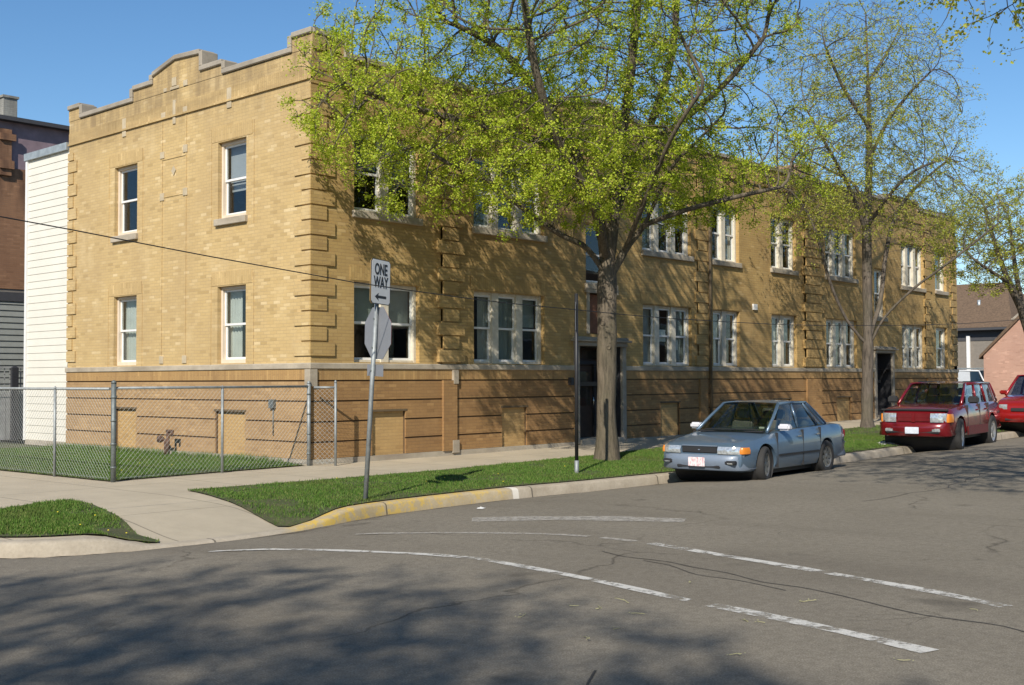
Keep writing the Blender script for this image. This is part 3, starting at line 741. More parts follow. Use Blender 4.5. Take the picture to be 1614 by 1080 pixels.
# lintel courses above gable windows
rw = random.Random(3)
def window(face, a, b, z0, z1, n, style, upper, sill=True, deco=None):
    fr = MB(); n0 = -RE+.045; n1 = -RE-.06
    if style == 'vinyl':
        fw_ = .12; fb(fr, face, a, a+.05, n0+.03, n1, z0, z1); fb(fr, face, b-.05, b, n0+.03, n1, z0, z1); fb(fr, face, a+.05, b-.05, n0+.03, n1, z1-.06, z1); fb(fr, face, a+.05, b-.05, n0+.03, n1, z0, z0+.08)
        root = fr.build('window', 'tan_frame', BLD); mat = 'white_vinyl'; bays = [(a+.05, b-.05)]
    else:
        side = .07 if n > 1 else .12; mul = .20
        wv = (b-a-2*side-(n-1)*mul)/n; bays = []; x = a+side
        fb(fr, face, a, a+side, n0+.02, n1, z0, z1); fb(fr, face, b-side, b, n0+.02, n1, z0, z1)
        for i in range(n):
            bays.append((x, x+wv)); x += wv
            if i < n-1: fb(fr, face, x, x+mul, n0+.035, n1, z0, z1); x += mul
        for q0, q1 in bays: fb(fr, face, q0, q1, n0+.01, n1, z1-.06, z1); fb(fr, face, q0, q1, n0+.01, n1, z0, z0+.05)
        root = fr.build('window', 'cream_wood', BLD); mat = 'cream_wood' if style == 'wood' else 'white_vinyl'
    bevel(root, .005, 1)
    for q0, q1 in bays:
        zb = z0+(.08 if style == 'vinyl' else .05); zt = z1-.06; zm = (zb+zt)/2
        sh = MB(); r_ = .042
        for (u0, u1, nn) in ((zm-.02, zt, n0-.025), (zb, zm+.02, n0-.055)):
            fb(sh, face, q0, q0+r_, nn, nn-.028, u0, u1); fb(sh, face, q1-r_, q1, nn, nn-.028, u0, u1)
            fb(sh, face, q0+r_, q1-r_, nn, nn-.028, u1-r_, u1); fb(sh, face, q0+r_, q1-r_, nn, nn-.028, u0, u0+r_)
        sh.build('sash', 'white_vinyl', root)
        g = MB(); fb(g, face, q0+r_, q1-r_, n0-.036, n0-.042, zm+.022, zt-r_); fb(g, face, q0+r_, q1-r_, n0-.066, n0-.072, zb+r_, zm-.022)
        g.build('pane', 'glass', root)
        k = rw.random()
        dd = deco if deco else ('shade' if k < .36 else 'curtain' if k < .56 else 'curtain_dim' if k < .78 else 'dark')
        c = MB(); nb = n1-.06
        if dd == 'shade': fb(c, face, q0-.02, q1+.02, nb, nb-.01, zm-.1+rw.uniform(-.1, .25), zt+.03); c.build('shade', 'curtain_dim', root)
        elif dd == 'blind': fb(c, face, q0-.02, q1+.02, nb, nb-.01, zm-.02, zt+.03); fb(c, face, q0-.02, q1+.02, nb-.03, nb-.04, zb+.2*(zm-zb)+.35, zm-.02); c.build('shade', 'blind', root)
        elif dd == 'curtain':
            m_ = 14; vs = []; q00 = q0+(q1-q0)*rw.uniform(.45, .6)
            for i in range(m_+1):
                for z in (zb-.03, zt+.03): vs.append(P3(face, q00+(q1+.03-q00)*i/m_, nb+.02*math.sin(i*1.9), z))
            c.add(vs, [(2*i, 2*i+2, 2*i+3, 2*i+1) for i in range(m_)], True); c.build('curtain', 'curtain', root, fix=False)
        elif dd == 'curtain_dim':
            m_ = 14; vs = []
            for i in range(m_+1):
                for z in (zb-.03, zt+.03): vs.append(P3(face, q0-.03+(q1+.06-q0)*i/m_, nb+.02*math.sin(i*1.9), z))
            c.add(vs, [(2*i, 2*i+2, 2*i+3, 2*i+1) for i in range(m_)], True); c.build('curtain', 'curtain_dim', root, fix=False)
        elif dd == 'paper':
            fb(c, face, q0+.04, q1-.04, n0-.075, n0-.08, zm-.12, zm+.18); c.build('paper_notice', 'paper', root)
    am = MB(); fb(am, face, a-(.2 if face == 'L' else .1), b+(.2 if face == 'L' else .1), 0, .008, z1+.02, z1+.29); am.build('flat_arch', 'soldier_top' if face == 'L' else 'brick_street_arch', root)
    if sill:
        s_ = MB(); fb(s_, face, a-.05, b+.05, -RE+.0, .07, z0-.135, z0-.002); o = s_.build('sill', 'stone', root); bevel(o, .01, 1)
    return root
window('L', *winL[0], *W2, 1, 'vinyl', True, deco='blind'); window('L', *winL[1], *W2, 1, 'vinyl', True, deco='dark')
window('L', *winL[0], *W1, 1, 'vinyl', False, sill=False, deco='curtain'); window('L', *winL[1], *W1, 1, 'vinyl', False, sill=False, deco='curtain')
for i, (a, b, n) in enumerate(winR):
    window('R', a, b, *W2, n, 'wood', True); window('R', a, b, *W1, n, 'wood', False, sill=False, deco=('shade' if i == 0 else None) if i != 2 else None)
window('R', 7.92, 9.02, 3.72, 5.1, 1, 'wood', True, deco='dark'); window('R', 23.15, 24.0, 3.52, 5.12, 1, 'wood', True, deco='dark')
# notices taped inside the third ground floor window
mb = MB(); fb(mb, 'R', 11.0, 11.4, -.2, -.204, 2.45, 2.75); fb(mb, 'R', 11.72, 11.95, -.2, -.204, 2.25, 2.5); mb.build('paper_notice', 'paper', BLD)
# entrance surrounds
def entrance(a, b, top, z0, right_only=False):
    for e0, e1 in ((a-.15, a), (b, b+.15)):
        e = MB(); fb(e, 'R', e0, e1, -.3, .07, z0-.1, top); o = e.build('door_jamb', 'coping', BLD); bevel(o, .012, 1)
    c = MB(); fb(c, 'R', a-.16, b+.16, -.3, .10, top, top+.10); fb(c, 'R', a-.24, b+.24, -.1, .18, top+.10, top+.15); fb(c, 'R', a-.18, b+.18, -.1, .12, top+.15, top+.21)
    o = c.build('door_hood', 'coping', BLD); bevel(o, .008, 1)
    d = MB(); fb(d, 'R', a, b, -.55, -.50, z0, top)
    dd = d.build('door', 'door_wood', BLD); k = MB(); w_ = (b-a)
    fb(k, 'R', a, a+.1, -.5, -.42, z0, top); fb(k, 'R', b-.1, b, -.5, -.42, z0, top); fb(k, 'R', a+.1, b-.1, -.5, -.42, z0+1.72, z0+1.8); fb(k, 'R', a+.28*w_, a+.28*w_+.07, -.5, -.43, z0, z0+1.72); fb(k, 'R', a+.72*w_, a+.72*w_+.07, -.5, -.43, z0, z0+1.72)
    k.build('door_frame', 'black_paint', dd)
    g = MB(); fb(g, 'R', a+.28*w_+.18, a+.72*w_-.1, -.495, -.485, z0+.75, z0+1.55); fb(g, 'R', a+.12, b-.12, -.495, -.485, z0+1.85, top-.08); g.build('pane', 'glass', dd)
    h = MB(); h.tube([P3('R', a+.68*w_, -.43, z0+.7), P3('R', a+.68*w_, -.40, z0+.85), P3('R', a+.68*w_, -.43, z0+1.0)], .012, 6); h.build('handle', 'chrome', dd)
    s_ = MB(); fb(s_, 'R', a, b, -.55, .12, z0-.3, z0); s_.build('door_step', 'found', BLD)
    v = MB(); fb(v, 'R', a, a+.02, -.5, -.0, z0, top); fb(v, 'R', b-.02, b, -.5, -.0, z0, top); fb(v, 'R', a, b, -.5, 0, top-.02, top); v.build('vestibule', 'black_paint', BLD)
entrance(7.60, 9.22, 2.27, .14); entrance(23.15, 24.35, 2.34, .28)
mb = MB(); fb(mb, 'R', 7.95, 8.99, -.14, -.10, 2.58, 3.48); o = mb.build('terracotta_panel', 'redstone', BLD)
mb2 = MB(); fb(mb2, 'R', 7.92, 8.02, -.1, .03, 2.56, 3.5); fb(mb2, 'R', 8.92, 9.02, -.1, .03, 2.56, 3.5); fb(mb2, 'R', 7.85, 9.09, -.1, .06, 3.5, 3.6); mb2.build('panel_frame', 'stone', o)
# address plaque, alarm box, drainpipe
mb = MB(); fb(mb, 'R', 7.22, 7.32, 0.02, .12, 1.38, 1.55); mb.build('mailbox', 'black_paint', BLD)
mb = MB(); fb(mb, 'R', 15.35, 15.55, 0.0, .05, 3.42, 3.58); mb.build('vent_cover', 'paper', BLD)
mb = MB(); mb.tube([(13.03, -.10, .15), (13.05, -.10, 7.0)], .04, 8); mb.tube([(13.05, -.10, 7.0), (13.05, -.02, 7.3)], .04, 8); mb.box((12.96, -.19, 7.0), (13.14, -.03, 7.2)); mb.build('drainpipe', 'lintel_shade', BLD)
# wall hydrant / keybox on the gable
mb = MB(); mb.box((-.09, .98, 1.0), (-.02, 1.13, 1.16)); mb.tube([(-.04, 1.05, 1.0), (-.04, 1.05, .5)], .012, 6); mb.build('meter_box', 'galv_dark', BLD)
# vent stacks on the roof
for x, y in ((11.2, 1.4), (20.5, 1.2)):
    mb = MB(); mb.box((x, y, 7.0), (x+.7, y+.9, 8.25)); mb.box((x-.06, y-.06, 8.25), (x+.76, y+.96, 8.35)); mb.build('chimney', 'pink_brick', BLD)

# ------------------------------------------------------------------ neighbour with white siding (adjoining, behind the gable)
SB = empty('siding_extension', 'white clapboard house side wall behind the brick gable', 'house', (0, 8.93, 0))
def lap_wall(x, y0, y1, z0, z1, pitch, name, mat, parent, axis='X', rel=Vector((0, 0, 0)), d=.02):
    mb = MB(); z = z0
    while z < z1-.001:
        zt = min(z+pitch, z1)
        if axis == 'X': mb.add([(x-d, y0, z), (x-d, y1, z), (x, y1, zt), (x, y0, zt), (x, y0, z), (x, y1, z)], [(0, 3, 2, 1), (4, 0, 1, 5)])
        else: mb.add([(y0, x-d, z), (y1, x-d, z), (y1, x, zt), (y0, x, zt), (y0, x, z), (y1, x, z)], [(0, 1, 2, 3), (4, 5, 1, 0)])
        z = zt
    mb.v = [tuple(Vector(v)-rel) for v in mb.v]
    return mb.build(name, mat, parent, fix=False)
lap_wall(0.02, 8.93, 10.98, .12, 6.86, .172, 'siding', 'siding', SB, rel=Vector((0, 8.93, 0)), d=.013)
mb = MB(); mb.box((.03, 0, 0), (12, 2.02, 6.85)); mb.build('wall', 'siding', SB)
mb = MB(); mb.box((-.03, 2.0, .1), (.08, 2.09, 6.86)); mb.build('corner_board', 'white_vinyl', SB)
mb = MB(); mb.box((-.06, 0.0, 6.86), (12, 2.12, 7.03)); o = mb.build('roof_flashing', 'alu', SB)
mb = MB(); mb.box((-.0, 0.0, -.05), (.1, 2.05, .12)); mb.build('foundation', 'found', SB)

# ------------------------------------------------------------------ brown brick building far left
BB = empty('brown_brick_building', 'brown brick building with mauve upper gable and chimney at far left', 'building', (4, 18, 0))
ox, oy = 4, 18
mb = MB(); mb.box((-3.2, 0, 4.3), (7, 9, 7.95)); mb.build('wall', 'brown_brick', BB)
mb = MB(); mb.box((-3.2, .02, 7.95), (7, 9, 9.35)); mb.build('upper_wall', 'purple', BB)
mb = MB(); mb.box((-3.4, -.25, 9.35), (7.2, 9.2, 9.47)); mb.build('roof', 'darkroof', BB)
mb = MB(); mb.box((-1.30, .3, 9.4), (-.88, .75, 10.15)); mb.box((-1.34, .26, 10.15), (-.84, .79, 10.22)); mb.build('chimney', 'chimney', BB)
mb = MB(); mb.box((-1.6, -.10, 7.7), (-1.22, -.001, 9.1)); mb.box((-1.6, -.18, 8.75), (-1.12, -.10, 8.95)); mb.box((-1.6, -.16, 7.9), (-1.16, -.10, 8.15)); mb.build('brick_pier', 'brown_brick', BB)
mb = MB(); mb.box((-3.2, .03, 0), (7, 9, 4.3)); mb.build('lower_wall', 'grey_siding2', BB)
# grey clad garage in front of it
GG = empty('garage', 'grey metal sided garage behind the iron and board fence', 'garage', (1.5, 15.5, 0))
lap_wall(15.5, -1.0, 4.0, .1, 3.75, .17, 'siding', 'grey_siding', GG, 'Y', rel=Vector((1.5, 15.5, 0)), d=.03)
mb = MB(); mb.box((-2.6, -.05, 3.75), (2.6, 2.2, 4.0)); mb.build('roof', 'darkroof', GG)
mb = MB(); mb.box((-2.5, .01, 0), (2.5, 2.1, 3.74)); mb.build('wall', 'grey_siding', GG)
BF = empty('board_fence', 'grey weathered board fence with lattice top beyond the yard', 'fence', (0, 13, 0))
mb = MB(); x = -1.0
while x < 2.6: mb.box((x, 0, 0.02), (x+.13, .03, 1.12)); x += .145
mb.build('boards', 'fence_wood', BF)
mb = MB()
for i in range(26): mb.box((-1.0+i*.14, .005, 1.2), (-.975+i*.14, .02, 1.85))
for i in range(6): mb.box((-1.0, -.005, 1.22+i*.12), (2.6, .004, 1.235+i*.12))
mb.build('lattice', 'fence_wood', BF)
mb = MB(); mb.box((-1.0, -.02, 1.12), (2.6, .05, 1.2)); mb.box((-1, -.02, 1.85), (2.6, .05, 1.9)); mb.build('rail', 'fence_wood', BF)
mb = MB(); mb.box((.55, -.12, 0), (.72, -.03, 1.86)); mb.add([(.55, -.12, 1.86), (.72, -.12, 1.86), (.72, -.03, 1.86), (.55, -.03, 1.86), (.635, -.075, 1.93)], [(0, 1, 4), (1, 2, 4), (2, 3, 4), (3, 0, 4)]); mb.build('post', 'black_paint', BF)

# ------------------------------------------------------------------ houses far right
def zo(x, y): return (x, y)
HB = empty('brown_roofed_house', 'house with big brown shingle roof and white downspout beyond the apartment building', 'house', (56, 10, 0))
mb = MB()  # local: x depth, y width ; front faces -X
mb.box((0, -3.2, 0), (8, 6, 4.45)); mb.build('wall', 'grey_siding2', HB)
mb = MB(); mb.add([(-.5, -3.5, 4.45), (8.5, -3.5, 4.45), (8.5, 6.3, 4.45), (-.5, 6.3, 4.45), (3.6, -1.9, 7.35), (4.4, -1.9, 7.35), (4.4, 6.0, 7.35), (3.6, 6.0, 7.35)],
    [(0, 1, 2, 3), (0, 4, 5, 1), (1, 5, 6, 2), (2, 6, 7, 3), (3, 7, 4, 0), (4, 7, 6, 5)]); mb.build('roof', 'roofing', HB)
mb = MB(); mb.box((-.55, -3.55, 4.3), (8.55, 6.35, 4.44)); mb.box((-.04, -3.22, 3.7), (0, 6, 4.3)); mb.build('eave', 'darkroof', HB)
mb = MB(); mb.box((-.15, -.95, 2.0), (-.02, -.75, 4.0)); mb.box((-.2, -1.05, 1.2), (-.02, -.72, 2.0)); mb.build('downspout', 'white_vinyl', HB)
mb = MB(); mb.box((-.06, -2.9, 2.9), (-.01, -2.6, 3.6)); mb.build('window', 'darkroof', HB)
mb = MB(); mb.tube([(1.6, -.9, 5.6), (1.6, -.9, 6.2)], .1, 6); mb.build('vent_pipe', 'alu', HB)
HP = empty('pink_brick_house', 'pink brick gabled house with small pyramid capped turret at right edge', 'house', (44, 2.0, 0))
mb = MB(); mb.extr([(0, 2.0, 0), (0, 2.0, 2.65), (0, -1.6, 6.2), (0, -5.2, 2.65), (0, -5.2, 0)], (7, 0, 0)); mb.build('wall', 'pink_brick', HP)
mb = MB(); mb.extr([(-.12, 2.2, 2.42), (-.12, 2.15, 2.62), (-.12, -1.6, 6.38), (-.12, -1.6, 6.16)], (7.4, 0, 0)); mb.extr([(-.12, -5.35, 2.42), (-.12, -5.35, 2.62), (-.12, -1.6, 6.38), (-.12, -1.6, 6.16)], (7.4, 0, 0)); mb.build('roof', 'roofing', HP)
mb = MB(); mb.box((2.2, .22, 0), (3.2, 1.22, 4.38)); tw = mb.build('turret', 'pink_brick', HP)
mb = MB(); mb.box((2.05, .07, 4.38), (3.35, 1.37, 4.46)); mb.add([(2.1, .12, 4.46), (3.3, .12, 4.46), (3.3, 1.32, 4.46), (2.1, 1.32, 4.46), (2.55, .57, 5.0), (2.85, .57, 5.0), (2.85, .87, 5.0), (2.55, .87, 5.0), (2.7, .72, 5.35)],
    [(0, 1, 5, 4), (1, 2, 6, 5), (2, 3, 7, 6), (3, 0, 4, 7), (4, 5, 8), (5, 6, 8), (6, 7, 8), (7, 4, 8)]); mb.build('turret_cap', 'coping', tw)

# ------------------------------------------------------------------ houses across the road, behind the photographer
def house(x, y, wx, wy, h, mat, label, face, roofh=2.2):
    """face 'N' looks towards +Y, 'E' towards +X"""
    r0 = empty('brick_house', label, 'house', (x, y, 0))
    mb = MB(); mb.box((-wx/2, -wy/2, -.5), (wx/2, wy/2, h)); mb.build('wall', mat, r0)
    mb = MB(); a, b = wx/2+.35, wy/2+.35
    mb.add([(-a, -b, h), (a, -b, h), (a, b, h), (-a, b, h), (-a*.25, -b*.5, h+roofh), (a*.25, -b*.5, h+roofh), (a*.25, b*.5, h+roofh), (-a*.25, b*.5, h+roofh)], [(3, 2, 1, 0), (0, 1, 5, 4), (1, 2, 6, 5), (2, 3, 7, 6), (3, 0, 4, 7), (4, 5, 6, 7)]); mb.build('roof', 'roofing', r0)
    n_ = 3; L_ = wx if face == 'N' else wy
    for fl in range(2):
        for i in range(n_):
            t = -L_/2+L_*(i+.5)/n_; z0 = .9+fl*2.9
            def bx(a0, a1, d0, d1, z0_, z1_):
                return ((a0, wy/2+d0, z0_), (a1, wy/2+d1, z1_)) if face == 'N' else ((wx/2+d0, a0, z0_), (wx/2+d1, a1, z1_))
            if fl == 0 and i == 1:
                mb = MB(); mb.box(*bx(t-.5, t+.5, -.05, .03, -.1, 2.1)); mb.build('door', 'door_wood', r0); continue
            mb = MB(); mb.box(*bx(t-.6, t+.6, -.02, .05, z0, z0+1.5)); w_ = mb.build('window', 'white_vinyl', r0)
            mb = MB(); mb.box(*bx(t-.5, t+.5, .04, .06, z0+.1, z0+1.4)); mb.build('pane', 'car_glass', w_)
for q in ((-2, -33, 9, 10, 6.4, 'brown_brick', 'brown brick house across the road behind the photographer', 'N'), (10, -33.5, 9, 10, 6.8, 'pink_brick', 'pinkish brick house across the road behind the photographer', 'N'),
          (22, -33, 10, 10, 6.5, 'base_street', 'orange brick house across the road behind the photographer', 'N'), (35, -33, 10, 10, 6.8, 'grey_siding2', 'taupe sided house across the road behind the photographer', 'N'), (49, -33.5, 12, 10, 6.6, 'brown_brick', 'wide brown brick house far along the opposite side', 'N'),
          (-33, 4, 10, 9, 6.5, 'pink_brick', 'pinkish brick house across the side street, facing the gable', 'E'), (-33, 17, 10, 10, 6.8, 'brown_brick', 'brown brick house across the side street beyond the gable', 'E'), (-34, -9, 10, 9, 6.2, 'grey_siding2', 'taupe sided house across the side street near the crossing', 'E')):
    house(*q)

# ------------------------------------------------------------------ trees
def colonize(seeds, att, step, infl, kill, iters, seed=1):
    """space colonisation: returns positions, parents"""
    rg = np.random.default_rng(seed); pos = []; par = []; idx = {}
    for pl in seeds:
        prev = None
        P = resample3(pl, step)
        for k, q in enumerate(P):
            if k == 0 and pos:
                d = np.linalg.norm(np.array(pos)-q, axis=1); prev = int(d.argmin()); continue
            pos.append(q); par.append(-1 if prev is None else prev); prev = len(pos)-1
    pos = [np.array(p) for p in pos]
    att = att.copy(); P = np.array(pos)
    near = np.full(len(att), -1); nd = np.full(len(att), 1e9)
    def upd(lo):
        Q = np.array(pos[lo:])
        for c in range(0, len(Q), 400):
            d = np.linalg.norm(att[:, None, :]-Q[None, c:c+400, :], axis=2); j = d.argmin(1); dm = d[np.arange(len(att)), j]
            mk = dm < nd; nd[mk] = dm[mk]; near[mk] = j[mk]+c+lo
    upd(0); nch = {}
    for it in range(iters):
        live = nd > kill
        att = att[live]; near = near[live]; nd = nd[live]
        if len(att) < 3: break
        act = nd < infl; lo = len(pos)
        if not act.any(): break
        for n_ in np.unique(near[act]):
            A = att[act & (near == n_)]; d = A-pos[n_]; d = d/np.linalg.norm(d, axis=1)[:, None]; v = d.sum(0); l = np.linalg.norm(v)
            if l < .15 or nch.get(n_, 0) > 3: continue
            v = v/l; pn = par[n_]
            if pn >= 0:
                t = pos[n_]-pos[pn]; t = t/(np.linalg.norm(t)+1e-9); v = v+.45*t
            v = v+rg.normal(0, .13, 3); v /= np.linalg.norm(v)
            pos.append(pos[n_]+v*step); par.append(int(n_)); nch[n_] = nch.get(n_, 0)+1
        if len(pos) == lo: break
        upd(lo)
    return np.array(pos), np.array(par)
def resample3(P, step):
    P = [np.array(p, float) for p in P]; out = [P[0]]
    for i in range(len(P)-1):
        p0 = P[max(i-1, 0)]; p1 = P[i]; p2 = P[i+1]; p3 = P[min(i+2, len(P)-1)]; L_ = np.linalg.norm(p2-p1); k = max(1, int(round(L_/step)))
        for j in range(1, k+1):
            t = j/k; out.append(.5*((2*p1)+(-p0+p2)*t+(2*p0-5*p1+4*p2-p3)*t*t+(-p0+3*p1-3*p2+p3)*t**3))
    return out
def tree(name, label, base, seeds, ells, natt, rtrunk, seed, leafmat, barkmat, leaf_density, group, step=.2, spur=.22, rmin=.0055, flare=1.5, ymax=None, leafsize=.05, clump=10, knots=False, kill=.3, infl=1.6):
    rg = np.random.default_rng(seed)
    A = []
    vol = [e[3]*e[4]*e[5]*e[6] for e in ells]; tot = sum(vol)
    for e, v_ in zip(ells, vol):
        n = int(natt*v_/tot); d = rg.normal(size=(n, 3)); d /= np.linalg.norm(d, axis=1)[:, None]
        A.append(np.array(e[:3])+d*np.array(e[3:6])*(rg.random(n)**(1/2.2))[:, None])
    A = np.vstack(A)
    if ymax is not None: A = A[A[:, 1] < ymax]
    pos, par = colonize(seeds, A, step, infl, kill, 90, seed)
    n = len(pos); ch = [[] for _ in range(n)]
    for i, p in enumerate(par):
        if p >= 0: ch[p].append(i)
    tips = np.zeros(n)
    order = []; st = [i for i in range(n) if par[i] < 0]
    while st: x = st.pop(); order.append(x); st += ch[x]
    for x in reversed(order): tips[x] = 1 if not ch[x] else sum(tips[c] for c in ch[x])
    ex = math.log(tips.max())/math.log(rtrunk/rmin); rad = rmin*tips**(1/ex)
    B = Vector(base); root = empty(name, label, 'tree', base, group)
    T_ = MB(); Lp = []
    starts = [(i, None) for i in range(n) if par[i] < 0]
    while starts:
        s0, pr = starts.pop(); chain = ([pr] if pr is not None else []) + [s0]; x = s0
        while ch[x]:
            c = sorted(ch[x], key=lambda q: -rad[q]); nx = c[0]
            for q in c[1:]: starts.append((q, x))
            chain.append(nx); x = nx
        rr = [float(rad[q]) for q in chain]
        if pr is not None: rr[0] = min(rr[0], rr[1]*1.15)
        else:
            for k in range(len(rr)):
                hgt = pos[chain[k]][2]-pos[chain[0]][2]
                rr[k] = rr[k]*(1+(flare-1)*math.exp(-hgt/.22))
        pts = [Vector(pos[q])-B for q in chain]
        if pr is None: pts[0].z -= .08
        # end twig tapers away
        r0 = max(rr); ns = 12 if r0 > .1 else 7 if r0 > .035 else 4 if r0 > .015 else 3
        T_.tube(pts, rr, ns, cap=False)
    # twig spurs
    thin = [i for i in range(n) if rad[i] < rmin*3.2 and par[i] >= 0]
    for i in thin:
        p = pos[i]; t = p-pos[par[i]]; t = t/(np.linalg.norm(t)+1e-9)
        for k in range(2 if not ch[i] else 1):
            if rg.random() < .25: continue
            d = t+rg.normal(0, .65, 3); d /= np.linalg.norm(d); L_ = spur*rg.uniform(.5, 1.3); e = p+d*L_; mid_ = p+d*L_*.5+rg.normal(0, .02, 3)
            if ymax is not None and e[1] > ymax+.25: continue
            T_.tube([Vector(p)-B, Vector(mid_)-B, Vector(e)-B], [rmin*.8, rmin*.6, rmin*.4], 3, cap=False)
            Lp.append(e); Lp.append(mid_)
        if not ch[i]: Lp.append(p)
    tk = T_.build('trunk', barkmat, root, fix=False)
    from mathutils import noise as mno
    for v in tk.data.vertices:
        if v.co.z < 4.2:
            dd_ = mno.noise(Vector((v.co.x*6, v.co.y*6, v.co.z*1.6+seed)))*.028+mno.noise(v.co*14)*.008
            rr_ = math.hypot(v.co.x, v.co.y)
            if .03 < rr_ < .5: f_ = 1+dd_/max(rr_, .08); v.co.x *= f_; v.co.y *= f_
    if knots:
        vd = (Vector((-12.95, -16.45, 0))-Vector((base[0], base[1], 0))).normalized(); sdv = Vector((-vd.y, vd.x, 0))
        for kz, kx, kr in ((3.05, .4, .055), (2.55, -.3, .045), (2.1, .25, .04)):
            c_ = vd*(.178*math.cos(kx))+sdv*(.178*math.sin(kx)); c_.z = kz; dn = (vd*math.cos(kx)+sdv*math.sin(kx)); u1 = Vector((0, 0, 1)); u2 = dn.cross(u1)
            km = MB(); rings = [(kr*1.25, -.03), (kr*1.1, .012), (kr*.75, .022), (kr*.5, .006), (.001, -.006)]
            vs_ = [c_+(u1*math.cos(a_)*1.15+u2*math.sin(a_))*r_+dn*h_ for r_, h_ in rings for a_ in [2*math.pi*q_/12 for q_ in range(12)]]
            km.add(vs_, [(i_*12+q_, i_*12+(q_+1) % 12, (i_+1)*12+(q_+1) % 12, (i_+1)*12+q_) for i_ in range(4) for q_ in range(12)], True); km.build('knot', barkmat, root, fix=False)
    Lp = np.array(Lp); dens = leaf_density(Lp); Lp = Lp[rg.random(len(Lp)) < dens]
    # leaf clumps of small folded leaves
    k = rg.poisson(clump, len(Lp))+2; C = np.repeat(Lp, k, axis=0); m_ = len(C)
    C = C+rg.normal(0, 1, (m_, 3))*np.repeat(rg.uniform(.03, .085, len(Lp)), k)[:, None]; 
    a = rg.normal(size=(m_, 3)); a[:, 2] *= .6; a /= np.linalg.norm(a, axis=1)[:, None]; b = rg.normal(size=(m_, 3)); b -= (b*a).sum(1)[:, None]*a; b /= np.linalg.norm(b, axis=1)[:, None]
    sz = leafsize*rg.uniform(.55, 1.25, m_)[:, None]
    nn = np.cross(a, b)
    V = np.empty((m_*4, 3)); V[0::4] = C-a*sz*.6; V[1::4] = C+b*sz*.42+nn*sz*.12; V[2::4] = C+a*sz*.6; V[3::4] = C-b*sz*.42+nn*sz*.12
    V -= np.array(base)
    me = bpy.data.meshes.new('crown'); me.vertices.add(4*m_); me.vertices.foreach_set('co', V.ravel()); me.loops.add(4*m_); me.loops.foreach_set('vertex_index', np.arange(4*m_))
    me.polygons.add(m_); me.polygons.foreach_set('loop_start', np.arange(m_)*4); me.update(); me.validate()
    o = bpy.data.objects.new('crown', me); COL.objects.link(o); me.materials.append(M[leafmat]); o.parent = root
    print(name, 'nodes', n, 'leaves', m_, 'twigfaces', len(T_.f))
    return root

L1 = {'trunk': [(4.36, -3.28, -.02), (4.36, -3.28, 1.01), (4.37, -3.29, 2.19), (4.38, -3.3, 3.51)],
 'cent': [(4.38, -3.3, 3.51), (4.45, -3.39, 4.58), (4.61, -3.41, 5.68), (4.66, -3.61, 6.87), (4.58, -3.82, 7.89), (4.58, -3.98, 9.3)],
 'leftlow': [(4.38, -3.3, 3.4), (4.05, -3.08, 3.95), (3.46, -2.88, 4.2), (2.69, -2.62, 4.65), (2.05, -2.5, 4.99), (1.35, -2.33, 5.2), (0.63, -2.13, 5.51)],
 'right': [(4.38, -3.3, 3.3), (4.52, -3.61, 3.91), (4.6, -3.99, 4.36), (4.6, -4.3, 4.86), (4.54, -4.68, 5.37), (4.59, -5.19, 5.77), (4.64, -5.69, 6.17)],
 'right2': [(4.6, -3.99, 4.36), (4.9, -4.7, 4.6), (5.6, -5.3, 4.85), (6.5, -5.8, 5.1)],
 'left2': [(4.38, -3.3, 3.6), (4.41, -3.03, 4.73), (4.05, -2.79, 5.81), (3.38, -2.49, 6.82), (2.69, -2.17, 7.58), (1.79, -1.91, 7.9)],
 'left3': [(4.05, -2.79, 5.81), (2.62, -2.69, 5.9), (1.43, -2.26, 6.06), (0.28, -1.88, 6.25), (-0.48, -1.78, 6.35)],
 'back': [(4.45, -3.39, 4.58), (5.38, -3.22, 5.69), (6.01, -3.32, 6.91), (6.4, -3.45, 8.11), (6.49, -3.56, 9.66)],
 'r3': [(4.61, -3.41, 5.68), (4.9, -4.4, 6.13), (5.2, -5.39, 6.88), (5.4, -6.08, 7.63)],
 'front': [(4.38, -3.3, 3.75), (3.26, -3.85, 4.64), (2.06, -4.1, 5.42), (1.24, -4.3, 6.39), (0.96, -4.3, 7.36)],
 'fr2': [(4.52, -3.61, 3.91), (3.8, -4.66, 4.81), (3.2, -5.6, 5.6), (3.0, -6.3, 6.2)],
 'e2': [(5.38, -3.22, 5.69), (6.4, -2.9, 6.0), (7.4, -2.6, 6.5)]}
def dens1(P):
    x, y, z = P[:, 0], P[:, 1], P[:, 2]
    q = np.sin(x*2.3+z*1.7)*np.sin(y*2.1-z*1.9+1.)*np.sin(z*2.4+x*.8); return np.clip(.62-.09*(z-5.6)-.045*(x-2.2)+.30*q, .22, .95)
tree('tree', 'large street maple with dense yellow green leaves in front of the building', (4.36, -3.28, 0), list(L1.values()),
     [(1.0, -1.9, 6.1, 2.5, 1.6, 1.7, 2.3), (-.2, -1.2, 6.6, 1.1, 1.0, 1.5, 2.0), (2.9, -3.3, 5.4, 2.5, 2.4, 1.3, 1.7), (5.2, -3.6, 5.9, 2.7, 2.8, 1.6, 1.1), (6.9, -4.4, 5.9, 2.4, 2.2, 1.4, 1.0), (3.6, -3.7, 8.8, 4.8, 3.6, 3.0, 1.15)],
     8800, .185, 11, 'leaf', 'bark', dens1, 'trees along the grass verge', ymax=-.35, clump=40, leafsize=.036, rmin=.0085, step=.18, kill=.26, infl=1.3, knots=True)
